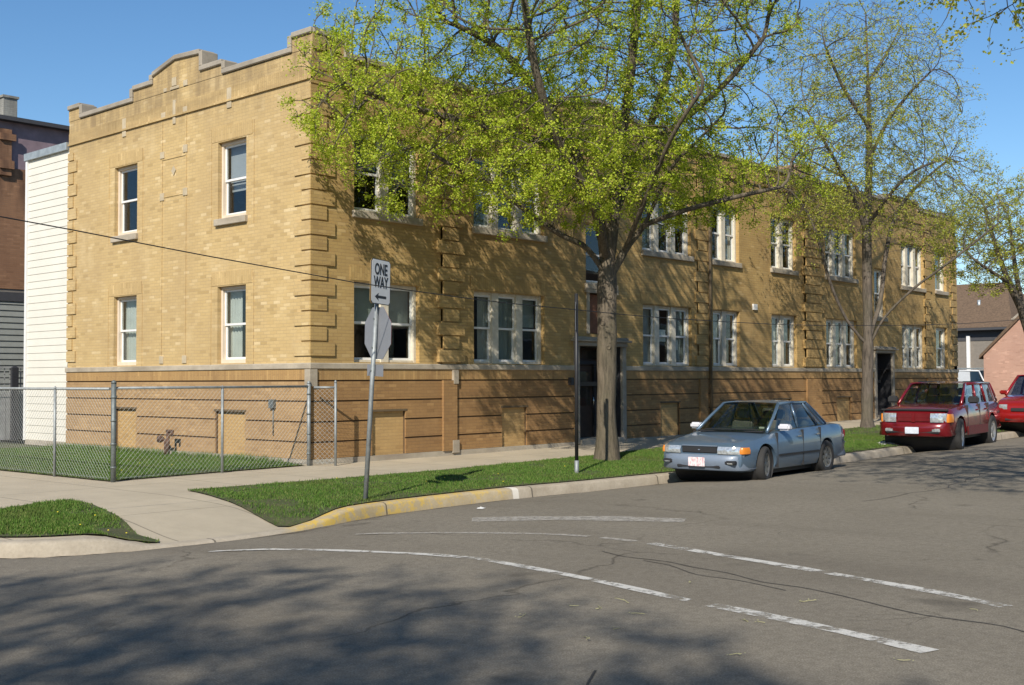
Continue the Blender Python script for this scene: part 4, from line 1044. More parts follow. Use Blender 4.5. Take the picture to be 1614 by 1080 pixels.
L2 = {'trunk': [(16.86, -2.61, .1), (16.88, -2.62, 1.44), (16.9, -2.65, 2.39)],
 'main': [(16.9, -2.65, 2.39), (16.9, -2.65, 4.9), (16.92, -2.67, 5.94), (17.16, -2.64, 7.54), (17.06, -2.68, 9.63), (17.03, -2.65, 11.56)],
 'left': [(16.9, -2.65, 2.39), (16.34, -2.32, 3.07), (15.76, -2.13, 4.08), (15.28, -2.05, 5.16), (14.88, -1.9, 5.97), (14.28, -1.68, 6.52)],
 'right': [(16.9, -2.65, 2.3), (17.02, -3.09, 3.16), (17.25, -3.79, 3.9), (17.32, -4.46, 4.37), (17.47, -5.08, 4.84), (17.6, -5.9, 5.5)],
 'right2': [(16.92, -2.67, 2.5), (17.33, -2.83, 3.7), (17.71, -2.8, 4.78), (18.16, -2.86, 5.87), (18.88, -3.06, 6.74), (19.85, -3.69, 7.69)],
 'l2': [(16.9, -2.65, 5.42), (16.05, -2.6, 6.54), (15.05, -2.39, 7.7), (14.36, -2.21, 8.53)],
 'l3': [(16.92, -2.67, 6.11), (17.43, -2.04, 6.95), (17.66, -1.26, 7.43), (17.46, -.6, 7.86)],
 'r2': [(16.9, -2.65, 5.59), (16.53, -3.44, 6.33), (16.31, -4.24, 6.88), (16.37, -5.05, 7.12)],
 'r3': [(17.16, -2.64, 7.54), (17.42, -3.08, 8.57), (17.5, -3.77, 9.35), (17.56, -4.28, 9.78)],
 'l4': [(17.06, -2.68, 8.4), (16.15, -2.41, 9.33), (15.44, -2.22, 10.43)],
 'r4': [(17.06, -2.68, 9.63), (17.92, -2.89, 10.65), (18.52, -3.11, 11.63)]}
def dens2(P): return np.clip(.42-.03*(P[:, 2]-6)+.30*(P[:, 0] < 15.6), .15, .75)
tree('tree', 'bare branched grey street tree with sparse leaf buds near the second doorway', (16.88, -2.62, .1), list(L2.values()),
     [(16.9, -2.7, 8.8, 3.2, 2.7, 3.2, 1.), (17.9, -3.9, 6.4, 2.8, 2.2, 1.7, 1.), (14.8, -2.2, 6.4, 1.6, 1.4, 1.7, 1.)],
     6500, .15, 23, 'leaf2', 'bark2', dens2, 'trees along the grass verge', ymax=-.35, clump=14, rmin=.005, step=.2, spur=.36, leafsize=.04, kill=.24)
L3 = {'trunk': [(26.31, -4.32, .1), (26.19, -4.19, 1.62)],
 'a': [(26.19, -4.19, 1.62), (25.55, -3.92, 3.45), (24.93, -3.68, 4.54), (24.28, -3.56, 5.51), (23.87, -3.4, 6.59)],
 'b': [(25.55, -3.92, 3.45), (26.2, -3.46, 5.15), (26.4, -3.22, 6.87)],
 'c': [(26.19, -4.19, 1.62), (26.36, -4.38, 4.48), (26.53, -4.57, 6.95)],
 'd': [(24.93, -3.68, 4.54), (23.37, -3.45, 4.95), (22.65, -3.24, 5.31)]}
tree('tree', 'pale green leafing tree at the right edge beyond the parked cars', (26.31, -4.32, .1), list(L3.values()),
     [(25.3, -3.9, 6.0, 3.0, 2.6, 1.9, 1.), (24.0, -3.4, 5.2, 2.0, 1.7, 1.2, .7)],
     3000, .17, 31, 'leaf2', 'bark2', lambda P: np.full(len(P), .55), 'trees along the grass verge', ymax=-.35, clump=16, rmin=.007, step=.26, spur=.3, leafsize=.05)
# trees of the opposite side : overhanging the top right, and behind the photographer
def gen_tree(label, base, h, rx, rz, natt, seed, dens, lab=None, lean=(0, 0), hfork=3.0, leafmat='leaf2', rt_=.22):
    x, y, z = base; rg = random.Random(seed); sd_ = [[(x, y, z), (x, y, z+hfork*.6), (x+lean[0]*.2, y+lean[1]*.2, z+hfork)]]
    f = (x+lean[0]*.2, y+lean[1]*.2, z+hfork)
    for k in range(6):
        an = k*math.pi/3+rg.uniform(-.3, .3); e = (x+lean[0]+math.cos(an)*rx*.65, y+lean[1]+math.sin(an)*rx*.65, z+h*.72+rg.uniform(-.8, .8))
        mid_ = tuple((p+q)/2 for p, q in zip(f, e)); mid_ = (mid_[0]-math.cos(an)*.2, mid_[1]-math.sin(an)*.2, mid_[2]+.3)
        sd_.append([f, mid_, e])
    sd_.append([f, (x+lean[0]*.5, y+lean[1]*.5, z+h*.6), (x+lean[0], y+lean[1], z+h*.95)])
    return tree('tree', label, base, sd_, [(x+lean[0], y+lean[1], z+h*.68, rx, rx, rz, 1.)], natt, rt_, seed, leafmat, 'bark', lambda P: np.full(len(P), dens), 'trees on the near side of the street', clump=14, rmin=.006, step=.28, spur=.35, leafsize=.045)
gen_tree('street tree overhanging the top right corner with dark bare twigs', (-.6, -15.4, -.05), 11.2, 4.8, 2.7, 2600, 41, .5, hfork=4.0, lean=(.2, .9), rt_=.17)
gen_tree('second taller tree behind the photographer shading the lower left road', (-26.6, -21.4, -.05), 15.5, 4.4, 4.0, 3000, 61, 1., hfork=5.0)
gen_tree('street tree behind the photographer shading the crossing', (-26.3, -18.2, -.05), 15.5, 5.2, 4.2, 4200, 47, 1., hfork=5.0)

# ------------------------------------------------------------------ signs
def sign_post():
    b = Vector((-2.95, -4.88, float(H_in(-2.95, -4.88)[0])))
    r_ = Vector((math.sin(yaw), -math.cos(yaw), 0))
    root = empty('sign_post', 'leaning grey post with ONE WAY sign and back of an octagonal stop sign', 'sign post', b)
    top = r_*.185 + Vector((0, 0, 3.10))
    ax = top.normalized()
    mb = MB(); mb.tube([Vector((0, 0, -.1)), top*.5, top*.83], [.032, .030, .030], 8); mb.build('post', 'galv', root)
    mb = MB(); mb.tube([top*.83, top*1.0], .022, 6); mb.build('post_sleeve', 'galv_dark', root)
    def frame(n_az):
        n_ = Vector((math.cos(n_az), math.sin(n_az), 0)); u_ = (ax - n_*ax.dot(n_)).normalized(); h_ = u_.cross(n_); return n_, h_, u_
    # one way plate, faces the crossing
    n_, h_, u_ = frame(R(-75)); ctr = top*(2.86/3.10)+n_*.04
    def plate(c, n_, h_, u_, hw, hh, th, name, mat, parent=root, cut=.03):
        pts = [(-hw+cut, -hh), (hw-cut, -hh), (hw, -hh+cut), (hw, hh-cut), (hw-cut, hh), (-hw+cut, hh), (-hw, hh-cut), (-hw, -hh+cut)]
        m_ = MB(); m_.extr([c+h_*a+u_*b_ for a, b_ in pts], n_*th); return m_.build(name, mat, parent)
    right = -h_ if h_.x < 0 else h_
    h_ = right
    pl = plate(ctr, n_, h_, u_, .225, .295, .004, 'sign_plate', 'sign_black')
    plate(ctr+n_*.0045, n_, h_, u_, .216, .286, .002, 'sign_face', 'sign_white', pl)
    plate(ctr-n_*.035+h_*.03, n_, h_, u_, .225, .29, .004, 'sign_plate', 'sign_edge')
    for word, yy, sz in (('ONE', .105, .205), ('WAY', -.065, .205)):
        cu = bpy.data.curves.new('t', 'FONT'); cu.body = word; cu.size = sz; cu.align_x = 'CENTER'; cu.offset = .005; cu.extrude = .001
        ob = bpy.data.objects.new('t', cu); COL.objects.link(ob); dg = bpy.context.evaluated_depsgraph_get()
        me = bpy.data.meshes.new_from_object(ob.evaluated_get(dg)); bpy.data.objects.remove(ob)
        mt = Matrix((h_*1.05, u_, n_)).transposed().to_4x4(); mt.translation = ctr+n_*.0078+u_*(yy-.01)
        me.transform(mt @ Matrix.Diagonal((.66, 1.0, 1, 1))); me.materials.clear(); me.materials.append(M['sign_black'])
        o = bpy.data.objects.new('lettering', me); COL.objects.link(o); o.parent = pl
    c = ctr+n_*.007-u_*.20
    m_ = MB(); arrow = [(-.14, 0), (-.045, .055), (-.06, .018), (.13, .018), (.13, -.018), (-.06, -.018), (-.045, -.055)]
    m_.add([c+h_*a+u_*b_ for a, b_ in arrow], [(0, 1, 2), (2, 3, 4, 5), (0, 2, 5), (0, 5, 6)]); m_.build('arrow', 'sign_black', pl, fix=False)
    # stop sign from behind
    n_, h_, u_ = frame(R(-11.6)); ctr = top*(2.19/3.10)+n_*.04
    oc = [(math.cos(R(22.5+45*k))*.37, math.sin(R(22.5+45*k))*.37) for k in range(8)]
    m_ = MB(); m_.extr([ctr+h_*a+u_*b_ for a, b_ in oc], n_*.004); st = m_.build('stop_sign_plate', 'sign_back', root)
    m_ = MB(); m_.extr([ctr+n_*.0045+h_*a+u_*b_ for a, b_ in oc], n_*.001); m_.build('sign_face', simple('stop_red', (.45, .02, .02), .4), st)
    ctr2 = top*(1.70/3.10)+n_*.035
    m_ = MB(); m_.extr([ctr2+h_*a+u_*b_ for a, b_ in ((-.21, -.075), (.21, -.075), (.21, .075), (-.21, .075))], n_*.003); m_.build('sign_plate', 'sign_back', root)
    m_ = MB()
    for f_ in (2.38, 2.0, 1.70, 2.72, 2.98):
        q = top*(f_/3.10); m_.tube([q-Vector((.04, 0, 0)), q+Vector((.05, 0, 0))], .012, 6)
    m_.build('bolt', 'galv_dark', root)
sign_post()
def pole2():
    x, y = 2.0, -4.45; z = float(H_in(x, y)[0])
    root = empty('sign_post', 'thin black post standing on the grass beside the large tree', 'sign post', (x, y, z))
    mb = MB(); mb.tube([(0, 0, .2), (.015, 0, 2.98)], .03, 8); mb.build('post', 'black_metal', root)
    mb = MB(); mb.tube([(0, 0, -.1), (0, 0, .22)], .037, 8); mb.build('sleeve', 'galv', root)
    v = Vector((x+12.95, y+16.45, 0)).normalized(); n_ = Vector((-v.y, v.x, 0))
    mb = MB(); c = Vector((0, 0, 2.6))+v*.05; h_ = v; mb.extr([c+h_*a+Vector((0, 0, b_)) for a, b_ in ((-.15, -.23), (.15, -.23), (.15, .23), (-.15, .23))], n_*.004); mb.build('sign_plate', 'sign_back', root)
pole2()

# ------------------------------------------------------------------ chain link fence
def chain_run(p, q, z0, z1, cell=.082, rad=.0018):
    """woven wire between two points: two families of diagonal wires as thin 3-sided tubes"""
    p = Vector(p); q = Vector(q); L_ = (q-p).length; u = (q-p)/L_; h = z1-z0; mb = MB(); n_ = u.cross(Vector((0, 0, 1)))
    for fam in (1, -1):
        k = -h
        while k < L_+h:
            a, b = (k, k+h) if fam == 1 else (k+h, k)
            s0, t0, s1, t1 = a, 0., b, h
            # clip to 0..L
            def cl(s0, t0, s1, t1, lim, sign):
                if sign*(s0-lim) < 0 and sign*(s1-lim) < 0: return None
                if sign*(s0-lim) < 0: f_ = (lim-s0)/(s1-s0); return lim, t0+(t1-t0)*f_, s1, t1
                if sign*(s1-lim) < 0: f_ = (lim-s0)/(s1-s0); return s0, t0, lim, t0+(t1-t0)*f_
                return s0, t0, s1, t1
            r_ = cl(s0, t0, s1, t1, 0, 1)
            if r_: r_ = cl(*r_, L_, -1)
            if r_ and abs(r_[0]-r_[2]) > .02:
                s0, t0, s1, t1 = r_; off = n_*(.002*fam)
                mb.tube([p+u*s0+Vector((0, 0, z0+t0))+off, p+u*s1+Vector((0, 0, z0+t1))+off], rad, 3, cap=False, smooth=False)
            k += cell
    return mb
def fence(name, label, pts, posts, top=1.40, rails=True, cat='fence', tall=()):
    o0 = Vector((pts[0][0], pts[0][1], 0)); root = empty(name, label, cat, o0)
    for a, b in zip(pts[:-1], pts[1:]):
        A = Vector((a[0], a[1], 0)); B = Vector((b[0], b[1], 0))
        ww = chain_run(A-o0, B-o0, .03, top-.01); ww.build('chain_link_mesh', 'mesh_wire', root, fix=False)
        mb = MB(); mb.tube([A-o0+Vector((0, 0, top)), B-o0+Vector((0, 0, top))], .021, 8); mb.build('top_rail', 'galv', root)
        mb = MB(); mb.tube([A-o0+Vector((0, 0, .05)), B-o0+Vector((0, 0, .05))], .004, 4); mb.build('tension_wire', 'galv_dark', root)
    for (x, y, r_, zt) in posts:
        mb = MB(); c = Vector((x, y, 0))-o0; mb.tube([c+Vector((0, 0, -.1)), c+Vector((0, 0, zt))], r_, 10); mb.tube([c+Vector((0, 0, zt)), c+Vector((0, 0, zt+.03)), c+Vector((0, 0, zt+.05))], [r_*1.15, r_*.9, r_*.3], 10)
        pm = mb.build('post', 'galv' if r_ < .035 else 'galv_dark', root)
        if r_ > .03:
            mb = MB()
            for z in (.2, .55, .9, 1.25): mb.tube([c+Vector((0, 0, z)), c+Vector((0, 0, z+.03))], r_*1.2, 10)
            mb.build('tension_band', 'galv_dark', pm)
    return root
F0 = (-4.03, -.42); F1 = (.0-.09, -.06); F2 = (-4.35, 12.6)
fence('chain_link_fence', 'chain link fence between corner post and sunlit brick corner', [F0, F1], [(F0[0], F0[1], .038, 1.47), (-2.0, -.235, .022, 1.38), (F1[0], F1[1], .034, 1.45)])
fence('chain_link_fence', 'chain link fence running back along the left side of the yard', [(F0[0]-.02, F0[1]+.08), F2], [(-4.11, 1.25, .022, 1.38), (-4.17, 3.9, .022, 1.38), (-4.24, 6.6, .022, 1.38), (-4.3, 9.4, .022, 1.38)], top=1.39)
GA = (-.04, -.14); GB = (.22, -.42)
g = fence('fence_gate', 'narrow chain link gate leaf standing open at the building corner', [GA, GB], [(GB[0], GB[1], .024, 1.46)], top=1.38, cat='gate')

# standpipe by the gable
root = empty('standpipe', 'rusty brown siamese standpipe in front of the gable wall', 'pipe', (-.28, 4.2, 0))
mb = MB(); mb.tube([(0, 0, -.05), (0, 0, .50)], .035, 10); mb.tube([(0, .03, .50), (0, -.17, .50)], .035, 10); mb.tube([(0, -.15, .50), (0, -.15, .40)], .03, 8); mb.build('pipe', 'rust', root)
mb = MB(); mb.tube([(0, .09, -.05), (0, .09, .34)], .03, 8); mb.tube([(0, .09, .32), (-.03, .22, .34)], .03, 8); mb.lathe([(.0, -.05), (.07, -.05), (.075, .0), (.05, .05), (.0, .05)], (-.03, .22, .34), 'X', 12); mb.build('valve', 'rust', root)

# overhead cable
pts = [(-14, -5.5, 3.52), (-10, -5.5, 3.20), (-7.99, -5.5, 3.07), (-6.72, -5.5, 2.96), (-5.71, -5.5, 2.87), (-4.42, -5.5, 2.77), (-3.66, -5.5, 2.71), (-1.56, -5.5, 2.61), (0, -5.5, 2.57), (4, -5.5, 2.52), (10, -5.5, 2.62), (20, -5.5, 3.1), (40, -5.5, 4.6)]
P = resample3(pts, .6); mb = MB(); mb.tube([Vector(p) for p in P], .0065, 5); tag(mb.build('overhead_cable', 'black_metal'), 'thin dark overhead cable sagging across the brick front', 'cable')
# litter
def lit(x, y, sx_, sy_, name, label, h=.05, onroad=False, rot=.4):
    z = float((H_out(x, y, -kdist(x, y)) if onroad else H_in(x, y))[0])+.01; rg = random.Random(x); mb = MB(); n = 6; vs = []
    for i in range(n):
        for j in range(n):
            u, v = i/(n-1)-.5, j/(n-1)-.5; c, s_ = math.cos(rot), math.sin(rot); a, b = u*sx_*rg.uniform(.8, 1.1), v*sy_*rg.uniform(.8, 1.1)
            vs.append((x+a*c-b*s_, y+a*s_+b*c, z+h*(rg.random()*.8+.2)*(1-2.2*max(abs(u), abs(v)) if max(abs(u), abs(v)) < .45 else 0)))
    mb.add(vs, [(i*n+j, (i+1)*n+j, (i+1)*n+j+1, i*n+j+1) for i in range(n-1) for j in range(n-1)], True)
    o = mb.build(name, 'paper', fix=False); return tag(o, label, 'litter')
lit(12.2, -5.25, 1.0, .5, 'crumpled_sheet', 'white crumpled sheet lying at the kerb beside the dark red car', .12)
lit(-2.3, -6.35, .13, .09, 'paper_scrap', 'small white paper scrap on the road near the yellow kerb', .04, True)
# fallen catkin sprigs on the asphalt
mb = MB(); rg = random.Random(8)
for i in range(14):
    x, y = (rg.uniform(-8., -6.2), rg.uniform(-13.2, -11.2)) if i % 2 else (rg.uniform(-7.2, -5), rg.uniform(-14, -11.5)); z = float(H_out(x, y, -kdist(x, y))[0])+.008
    an = rg.uniform(0, 6.3); p0 = Vector((x, y, z)); pp = [p0]; 
    for q in range(rg.choice((3, 4, 6))):
        an += rg.uniform(-.8, .8); pp.append(pp[-1]+Vector((math.cos(an), math.sin(an), rg.uniform(-.1, .15)))*rg.uniform(.01, .03))
    mb.tube(pp, .0022, 4)
    for q in range(rg.randrange(2, 7)):
        c_ = rg.choice(pp)+Vector((rg.uniform(-.03, .03), rg.uniform(-.03, .03), .003)); r_ = rg.uniform(.004, .012); a0 = rg.uniform(0, 6)
        mb.add([c_+Vector((math.cos(a0+t)*r_, math.sin(a0+t)*r_*.6, .003*(t > 3))) for t in (0, 1.6, 3.1, 4.7)], [(0, 1, 2, 3)])
sprig = simple('straw_sprig', (.36, .34, .17), .8); tag(mb.build('fallen_sprigs', sprig), 'pale yellow green sprigs fallen on the asphalt', 'debris', kind='stuff')

# ------------------------------------------------------------------ vehicles
def patch(mb, c00, c10, c11, c01, bulge=(0, 0, 0), n=6, m_=4, smooth=True):
    c00, c10, c11, c01 = map(Vector, (c00, c10, c11, c01)); b = Vector(bulge); vs = []
    for i in range(n+1):
        for j in range(m_+1):
            u, v = i/n, j/m_; p = (c00*(1-u)+c10*u)*(1-v)+(c01*(1-u)+c11*u)*v
            vs.append(p+b*(4*u*(1-u)))
    mb.add(vs, [(i*(m_+1)+j, (i+1)*(m_+1)+j, (i+1)*(m_+1)+j+1, i*(m_+1)+j+1) for i in range(n) for j in range(m_)], smooth); return mb
def vehicle(name, label, cat, loc, heading, spec, group='cars parked along the kerb', tilt=0.):
    """local +x is the nose; spec gives stations from the nose backwards"""
    root = empty(name, label, cat, loc, group, heading); root.rotation_euler = (0, tilt, heading)
    L_, st = spec['L'], spec['st']; x0 = L_/2
    rows = []
    for (x, zb, zs, zc, hw) in st:
        h = zs-zb
        half = [(0, zb), (.80*hw, zb), (.93*hw, zb+.05*h), (.985*hw, zb+.2*h), (1.0*hw, zb+.45*h), (.995*hw, zb+.68*h), (.965*hw, zb+.90*h), (.90*hw, zs), (.72*hw, zs+(zc-zs)*.55), (.38*hw, zs+(zc-zs)*.9), (0, zc)]
        ring = half + [(-a, b) for a, b in reversed(half[1:-1])]
        rows.append([(x0-x, a, b) for a, b in ring])
    k = len(rows[0]); vs = [p for r_ in rows for p in r_]
    fs = [(i*k+j, i*k+(j+1) % k, (i+1)*k+(j+1) % k, (i+1)*k+j) for i in range(len(rows)-1) for j in range(k)]
    fs += [tuple(reversed(range(k))), tuple((len(rows)-1)*k+j for j in range(k))]
    mb = MB(); mb.add(vs, fs, True); body = mb.build('body', spec['paint'], root)
    if spec.get('under'): body.data.materials.append(M['trim'])
    # wheel arches cut by boolean
    cutters = []
    for wx in spec['wheels']:
        c = MB(); c.lathe([(0.0001, -1.2), (spec['arch'], -1.2), (spec['arch'], 1.2), (0.0001, 1.2)], (x0-wx, 0, spec['wr']*1.0), 'Y', 28)
        co = c.build('cut', 'trim'); cutters.append(co)
        # keep the middle of the floor: only outer 0.28 m is cut
        for v in co.data.vertices: pass
    bpy.context.view_layer.update()
    for co in cutters:
        md = body.modifiers.new('b', 'BOOLEAN'); md.operation = 'DIFFERENCE'; md.object = co; md.solver = 'EXACT'
        co.matrix_world = root.matrix_world
    root_mw = Matrix.Translation(Vector(loc)) @ root.rotation_euler.to_matrix().to_4x4()
    for co in cutters: co.matrix_world = root_mw
    bpy.context.view_layer.update()
    dg = bpy.context.evaluated_depsgraph_get(); me = bpy.data.meshes.new_from_object(body.evaluated_get(dg)); body.modifiers.clear(); body.data = me
    for co in cutters: bpy.data.objects.remove(co)
    for p in me.polygons: p.use_smooth = True
    try: me.set_sharp_from_angle(angle=R(38))
    except Exception: pass
    # inner arch liner
    mb = MB(); hwm = max(s_[4] for s_ in st)
    for wx in spec['wheels']: mb.lathe([(spec['arch']-.005, -hwm+.06), (spec['arch']-.005, hwm-.06)], (x0-wx, 0, spec['wr']), 'Y', 24)
    mb.box((-L_*.38, -hwm+.2, st[len(st)//2][1]-.06), (L_*.36, hwm-.2, st[len(st)//2][1]+.1)); mb.build('underbody', 'trim', root, fix=False)
    # cabin
    g = spec['cabin']; (xa, za, ha), (xb, zb_, hb), (xc, zc_, hc), (xd, zd, hd) = g   # screen base, roof front, roof rear, rear glass base
    A, B, C_, D = [(x0-x, h, z) for x, z, h in g]
    def mir(p): return (p[0], -p[1], p[2])
    mb = MB(); patch(mb, A, mir(A), mir(B), B, (.10, 0, .0), 10, 4); mb.build('windscreen', spec.get('glass', 'car_glass'), root)
    mb = MB(); patch(mb, D, mir(D), mir(C_), C_, (-.07, 0, .0), 8, 3); mb.build('rear_window', 'car_glass', root)
    for s_ in (1, -1):
        f = (lambda p: p) if s_ == 1 else mir
        def lerp(p, q, t): return tuple(p[i]*(1-t)+q[i]*t for i in range(3))
        cuts = spec['sidecuts']; bot = lambda t: lerp(A, D, t); topp = lambda t: lerp(B, C_, t)
        for (t0, t1, b0, b1) in cuts:
            mb = MB(); patch(mb, f(bot(b0)), f(bot(b1)), f(topp(t1)), f(topp(t0)), (0, .012*s_, 0), 4, 3); mb.build('side_window', spec.get('sideglass', 'car_glass'), root)
        # pillars
        mb = MB(); pw = spec.get('pillar', .035)
        def bar(p, q, w_=pw): 
            mb.tube([Vector(f(p)), Vector(f(lerp(p, q, .5)))+Vector((0, .012*s_, .0)), Vector(f(q))], w_, 6)
        bar(A, B)
        for (t0, t1, b0, b1) in cuts[:-1]: bar(bot(b1+.012), topp(t1+.012), pw*.8)
        # rear pillar panel
        t1, b1 = cuts[-1][1], cuts[-1][3]
        patch(mb, f(bot(b1)), f(D), f(C_), f(topp(t1)), (0, .02*s_, 0), 4, 3)
        bar(D, C_); mb.tube([Vector(f(B)), Vector(f(lerp(B, C_, .5)))+Vector((0, 0, .012)), Vector(f(C_))], pw*.95, 6); mb.build('pillar', spec['paint'], root)
    mb = MB(); rzb = spec.get('crown', .05); vs = []; nx, ny = 10, 10
    for i in range(nx+1):
        for j in range(ny+1):
            u, v = i/nx, j/ny; w1 = hb*(1-u)+hc*u; y = (v*2-1)*w1; xx = (x0-xb)*(1-u)+(x0-xc)*u+(1-(v*2-1)**2)*(.10 if u < .05 else 0)*1.0
            vs.append((xx, y, zb_*(1-u)+zc_*u+rzb*(1-(v*2-1)**2)**.7*(.45+.55*math.sin(math.pi*min(1, max(0, u)))) + .012))
    mb.add(vs, [(i*(ny+1)+j, (i+1)*(ny+1)+j, (i+1)*(ny+1)+j+1, i*(ny+1)+j+1) for i in range(nx) for j in range(ny)], True); mb.build('roof', spec.get('roofmat', spec['paint']), root)
    # dashboard, seats and floor seen through the glass
    mb = MB(); mb.hexa([(A[0]-.12, -ha+.05, za-.22), (A[0]-.12, ha-.05, za-.22), (D[0]+.1, hd-.05, zd-.40), (D[0]+.1, -hd+.05, zd-.40), (A[0]-.12, -ha+.05, za-.16), (A[0]-.12, ha-.05, za-.16), (D[0]+.1, hd-.05, zd-.34), (D[0]+.1, -hd+.05, zd-.34)])
    mb.box((A[0]-.55, -ha+.06, za-.2), (A[0]-.1, ha-.06, za-.03)); mb.build('dashboard', 'trim', root)
    cl_ = (A[0]+D[0])/2
    for xs_, ys_ in ((cl_+.25, .36), (cl_+.25, -.36), (cl_-.75, .36), (cl_-.75, -.36)):
        mb = MB(); mb.hexa([(xs_+.05, ys_-.23, za-.4), (xs_+.05, ys_+.23, za-.4), (xs_-.12, ys_+.23, za-.4), (xs_-.12, ys_-.23, za-.4), (xs_-.08, ys_-.2, za+.16), (xs_-.08, ys_+.2, za+.16), (xs_-.2, ys_+.2, za+.16), (xs_-.2, ys_-.2, za+.16)])
        mb.box((xs_-.2, ys_-.12, za+.19), (xs_-.1, ys_+.12, za+.36)); o_s = mb.build('seat', 'seat', root); bevel(o_s, .03, 2)
    # wheels
    wr = spec['wr']; ww = spec['ww']; tr = spec['track']
    for wi, wx in enumerate(spec['wheels']):
        for s_ in (1, -1):
            we = bpy.data.objects.new('wheel', None); COL.objects.link(we); we.parent = root; we.location = (x0-wx, s_*tr, wr)
            if wi == 0: we.rotation_euler = (0, 0, spec.get('steer', 0))
            t_ = MB(); o_ = ww/2
            t_.lathe([(wr*.62, -o_*.8), (wr*.80, -o_), (wr*.95, -o_*.92), (wr, -o_*.6), (wr, o_*.6), (wr*.95, o_*.92), (wr*.80, o_), (wr*.62, o_*.8)], (0, 0, 0), 'Y', 28); t_.build('tyre', 'tyre', we)
            r_ = MB(); e = s_*o_
            r_.lathe([(wr*.64, e*.86), (wr*.60, e*.80), (wr*.56, e*.45), (wr*.22, e*.40), (wr*.18, e*.62), (.0001, e*.64)], (0, 0, 0), 'Y', 24)
            ns = spec.get('spokes', 5)
            for q in range(ns):
                an = 2*math.pi*q/ns; d = Vector((math.cos(an), 0, math.sin(an))); p_ = Vector((-d.z, 0, d.x)); wsp = wr*.09
                r_.extr([d*wr*.15+p_*wsp+Vector((0, e*.5, 0)), d*wr*.15-p_*wsp+Vector((0, e*.5, 0)), d*wr*.61-p_*wsp*1.3+Vector((0, e*.62, 0)), d*wr*.61+p_*wsp*1.3+Vector((0, e*.62, 0))], (0, e*.12, 0))
            r_.build('rim', spec.get('rim', 'hub'), we)
            h_ = MB(); h_.lathe([(wr*.60, 0), (.0001, 0)], (0, e*.38, 0), 'Y', 20); h_.build('brake', 'trim', we)
    for fn in spec['extras']: fn(root, x0)
    return root
def wedge(mb, x0, xs_, ys_, zs_, dx=0.05):
    pass
def B_(name, mat, boxes, bev=.012, seg=2):
    def f(root, x0):
        for b in boxes:
            mb = MB(); (xa, xb), (ya, yb), (za, zb) = b; mb.box((x0-xa, ya, za), (x0-xb, yb, zb)); o = mb.build(name, mat, root); bevel(o, min(bev, .4*min(abs(xb-xa), abs(yb-ya), abs(zb-za))), seg)
    return f
def HX(name, mat, v8, bev=.01):
    def f(root, x0):
        for q in v8:
            mb = MB(); mb.hexa([(x0-a, b, c) for a, b, c in q]); o = mb.build(name, mat, root); bevel(o, bev, 2)
    return f
def both(boxes): return boxes + [((a), (-y0, -y1), z) for a, (y0, y1), z in boxes]
def front_corner(name, mat, y_in, y_out, z0, z1, xf, sweep, wrap, out=.012):
    """lamp unit that follows the rounded front corner: face then wrap round the side"""
    def f(root, x0):
        for s_ in (1, -1):
            mb = MB(); n = 6; vs = []
            for i in range(n+1):
                t = i/n; y = y_in+(y_out-y_in)*t; x = xf+sweep*t**4
                for z, o_ in ((z0, 0), ((z0+z1)/2, .008), (z1, -.02)): vs.append((x0-x+out+o_, s_*y, z))
            for i in range(1, 4):
                t = i/3; x = xf+sweep+wrap*t; 
                for z, o_ in ((z0, 0), ((z0+z1)/2, .006), (z1, -.012)): vs.append((x0-x, s_*(y_out+.012+.02*t+o_), z))
            m2 = n+3
            mb.add(vs, [(i*3+j, (i+1)*3+j, (i+1)*3+j+1, i*3+j+1) for i in range(m2) for j in range(2)], True); mb.build(name, mat, root, fix=False)
    return f

def bumper_arc(name, mat, hw, z0, z1, xf, depth, sweep, th=.10, wrap=.55, lower=None):
    def f(root, x0):
        mb = MB(); N_ = 16; vs = []; prof = [(0.02, z0), (-.0, z0+.03), (-.035, (z0+z1)/2), (-.025, z1-.03), (.01, z1)]
        pth = []
        for i in range(N_+1):
            t = -1+2*i/N_; y = hw*t; x = xf+sweep*abs(t)**4; pth.append((x, y, 0 if abs(t) < .8 else (abs(t)-.8)/.2*math.copysign(1, t)))
        path = [(xf+sweep+wrap, -hw-.005, -1)] + [(xf+sweep+wrap*.4, -hw-.008, -1)] + pth + [(xf+sweep+wrap*.4, hw+.008, 1), (xf+sweep+wrap, hw+.005, 1)]
        for x, y, sd_ in path:
            for dx, z in prof:
                ang = min(1, abs(sd_))*math.pi/2
                vs.append((x0-(x+dx*math.cos(ang)), y-math.copysign(dx*math.sin(ang), sd_ if sd_ else 1), z))
        k = len(prof); mb.add(vs, [(i*k+j, (i+1)*k+j, (i+1)*k+j+1, i*k+j+1) for i in range(len(path)-1) for j in range(k-1)], True)
        o = mb.build(name, mat, root, fix=True)
        # top ledge
        mb = MB(); vs = []
        for x, y, sd_ in path: vs += [(x0-x-.01, y, z1-.002), (x0-x-.14, y*.9, z1+.004)]
        mb.add(vs, [(2*i, 2*i+2, 2*i+3, 2*i+1) for i in range(len(path)-1)], True); q = mb.build('bumper_ledge', mat, o, fix=False)
    return f
k = 1.03
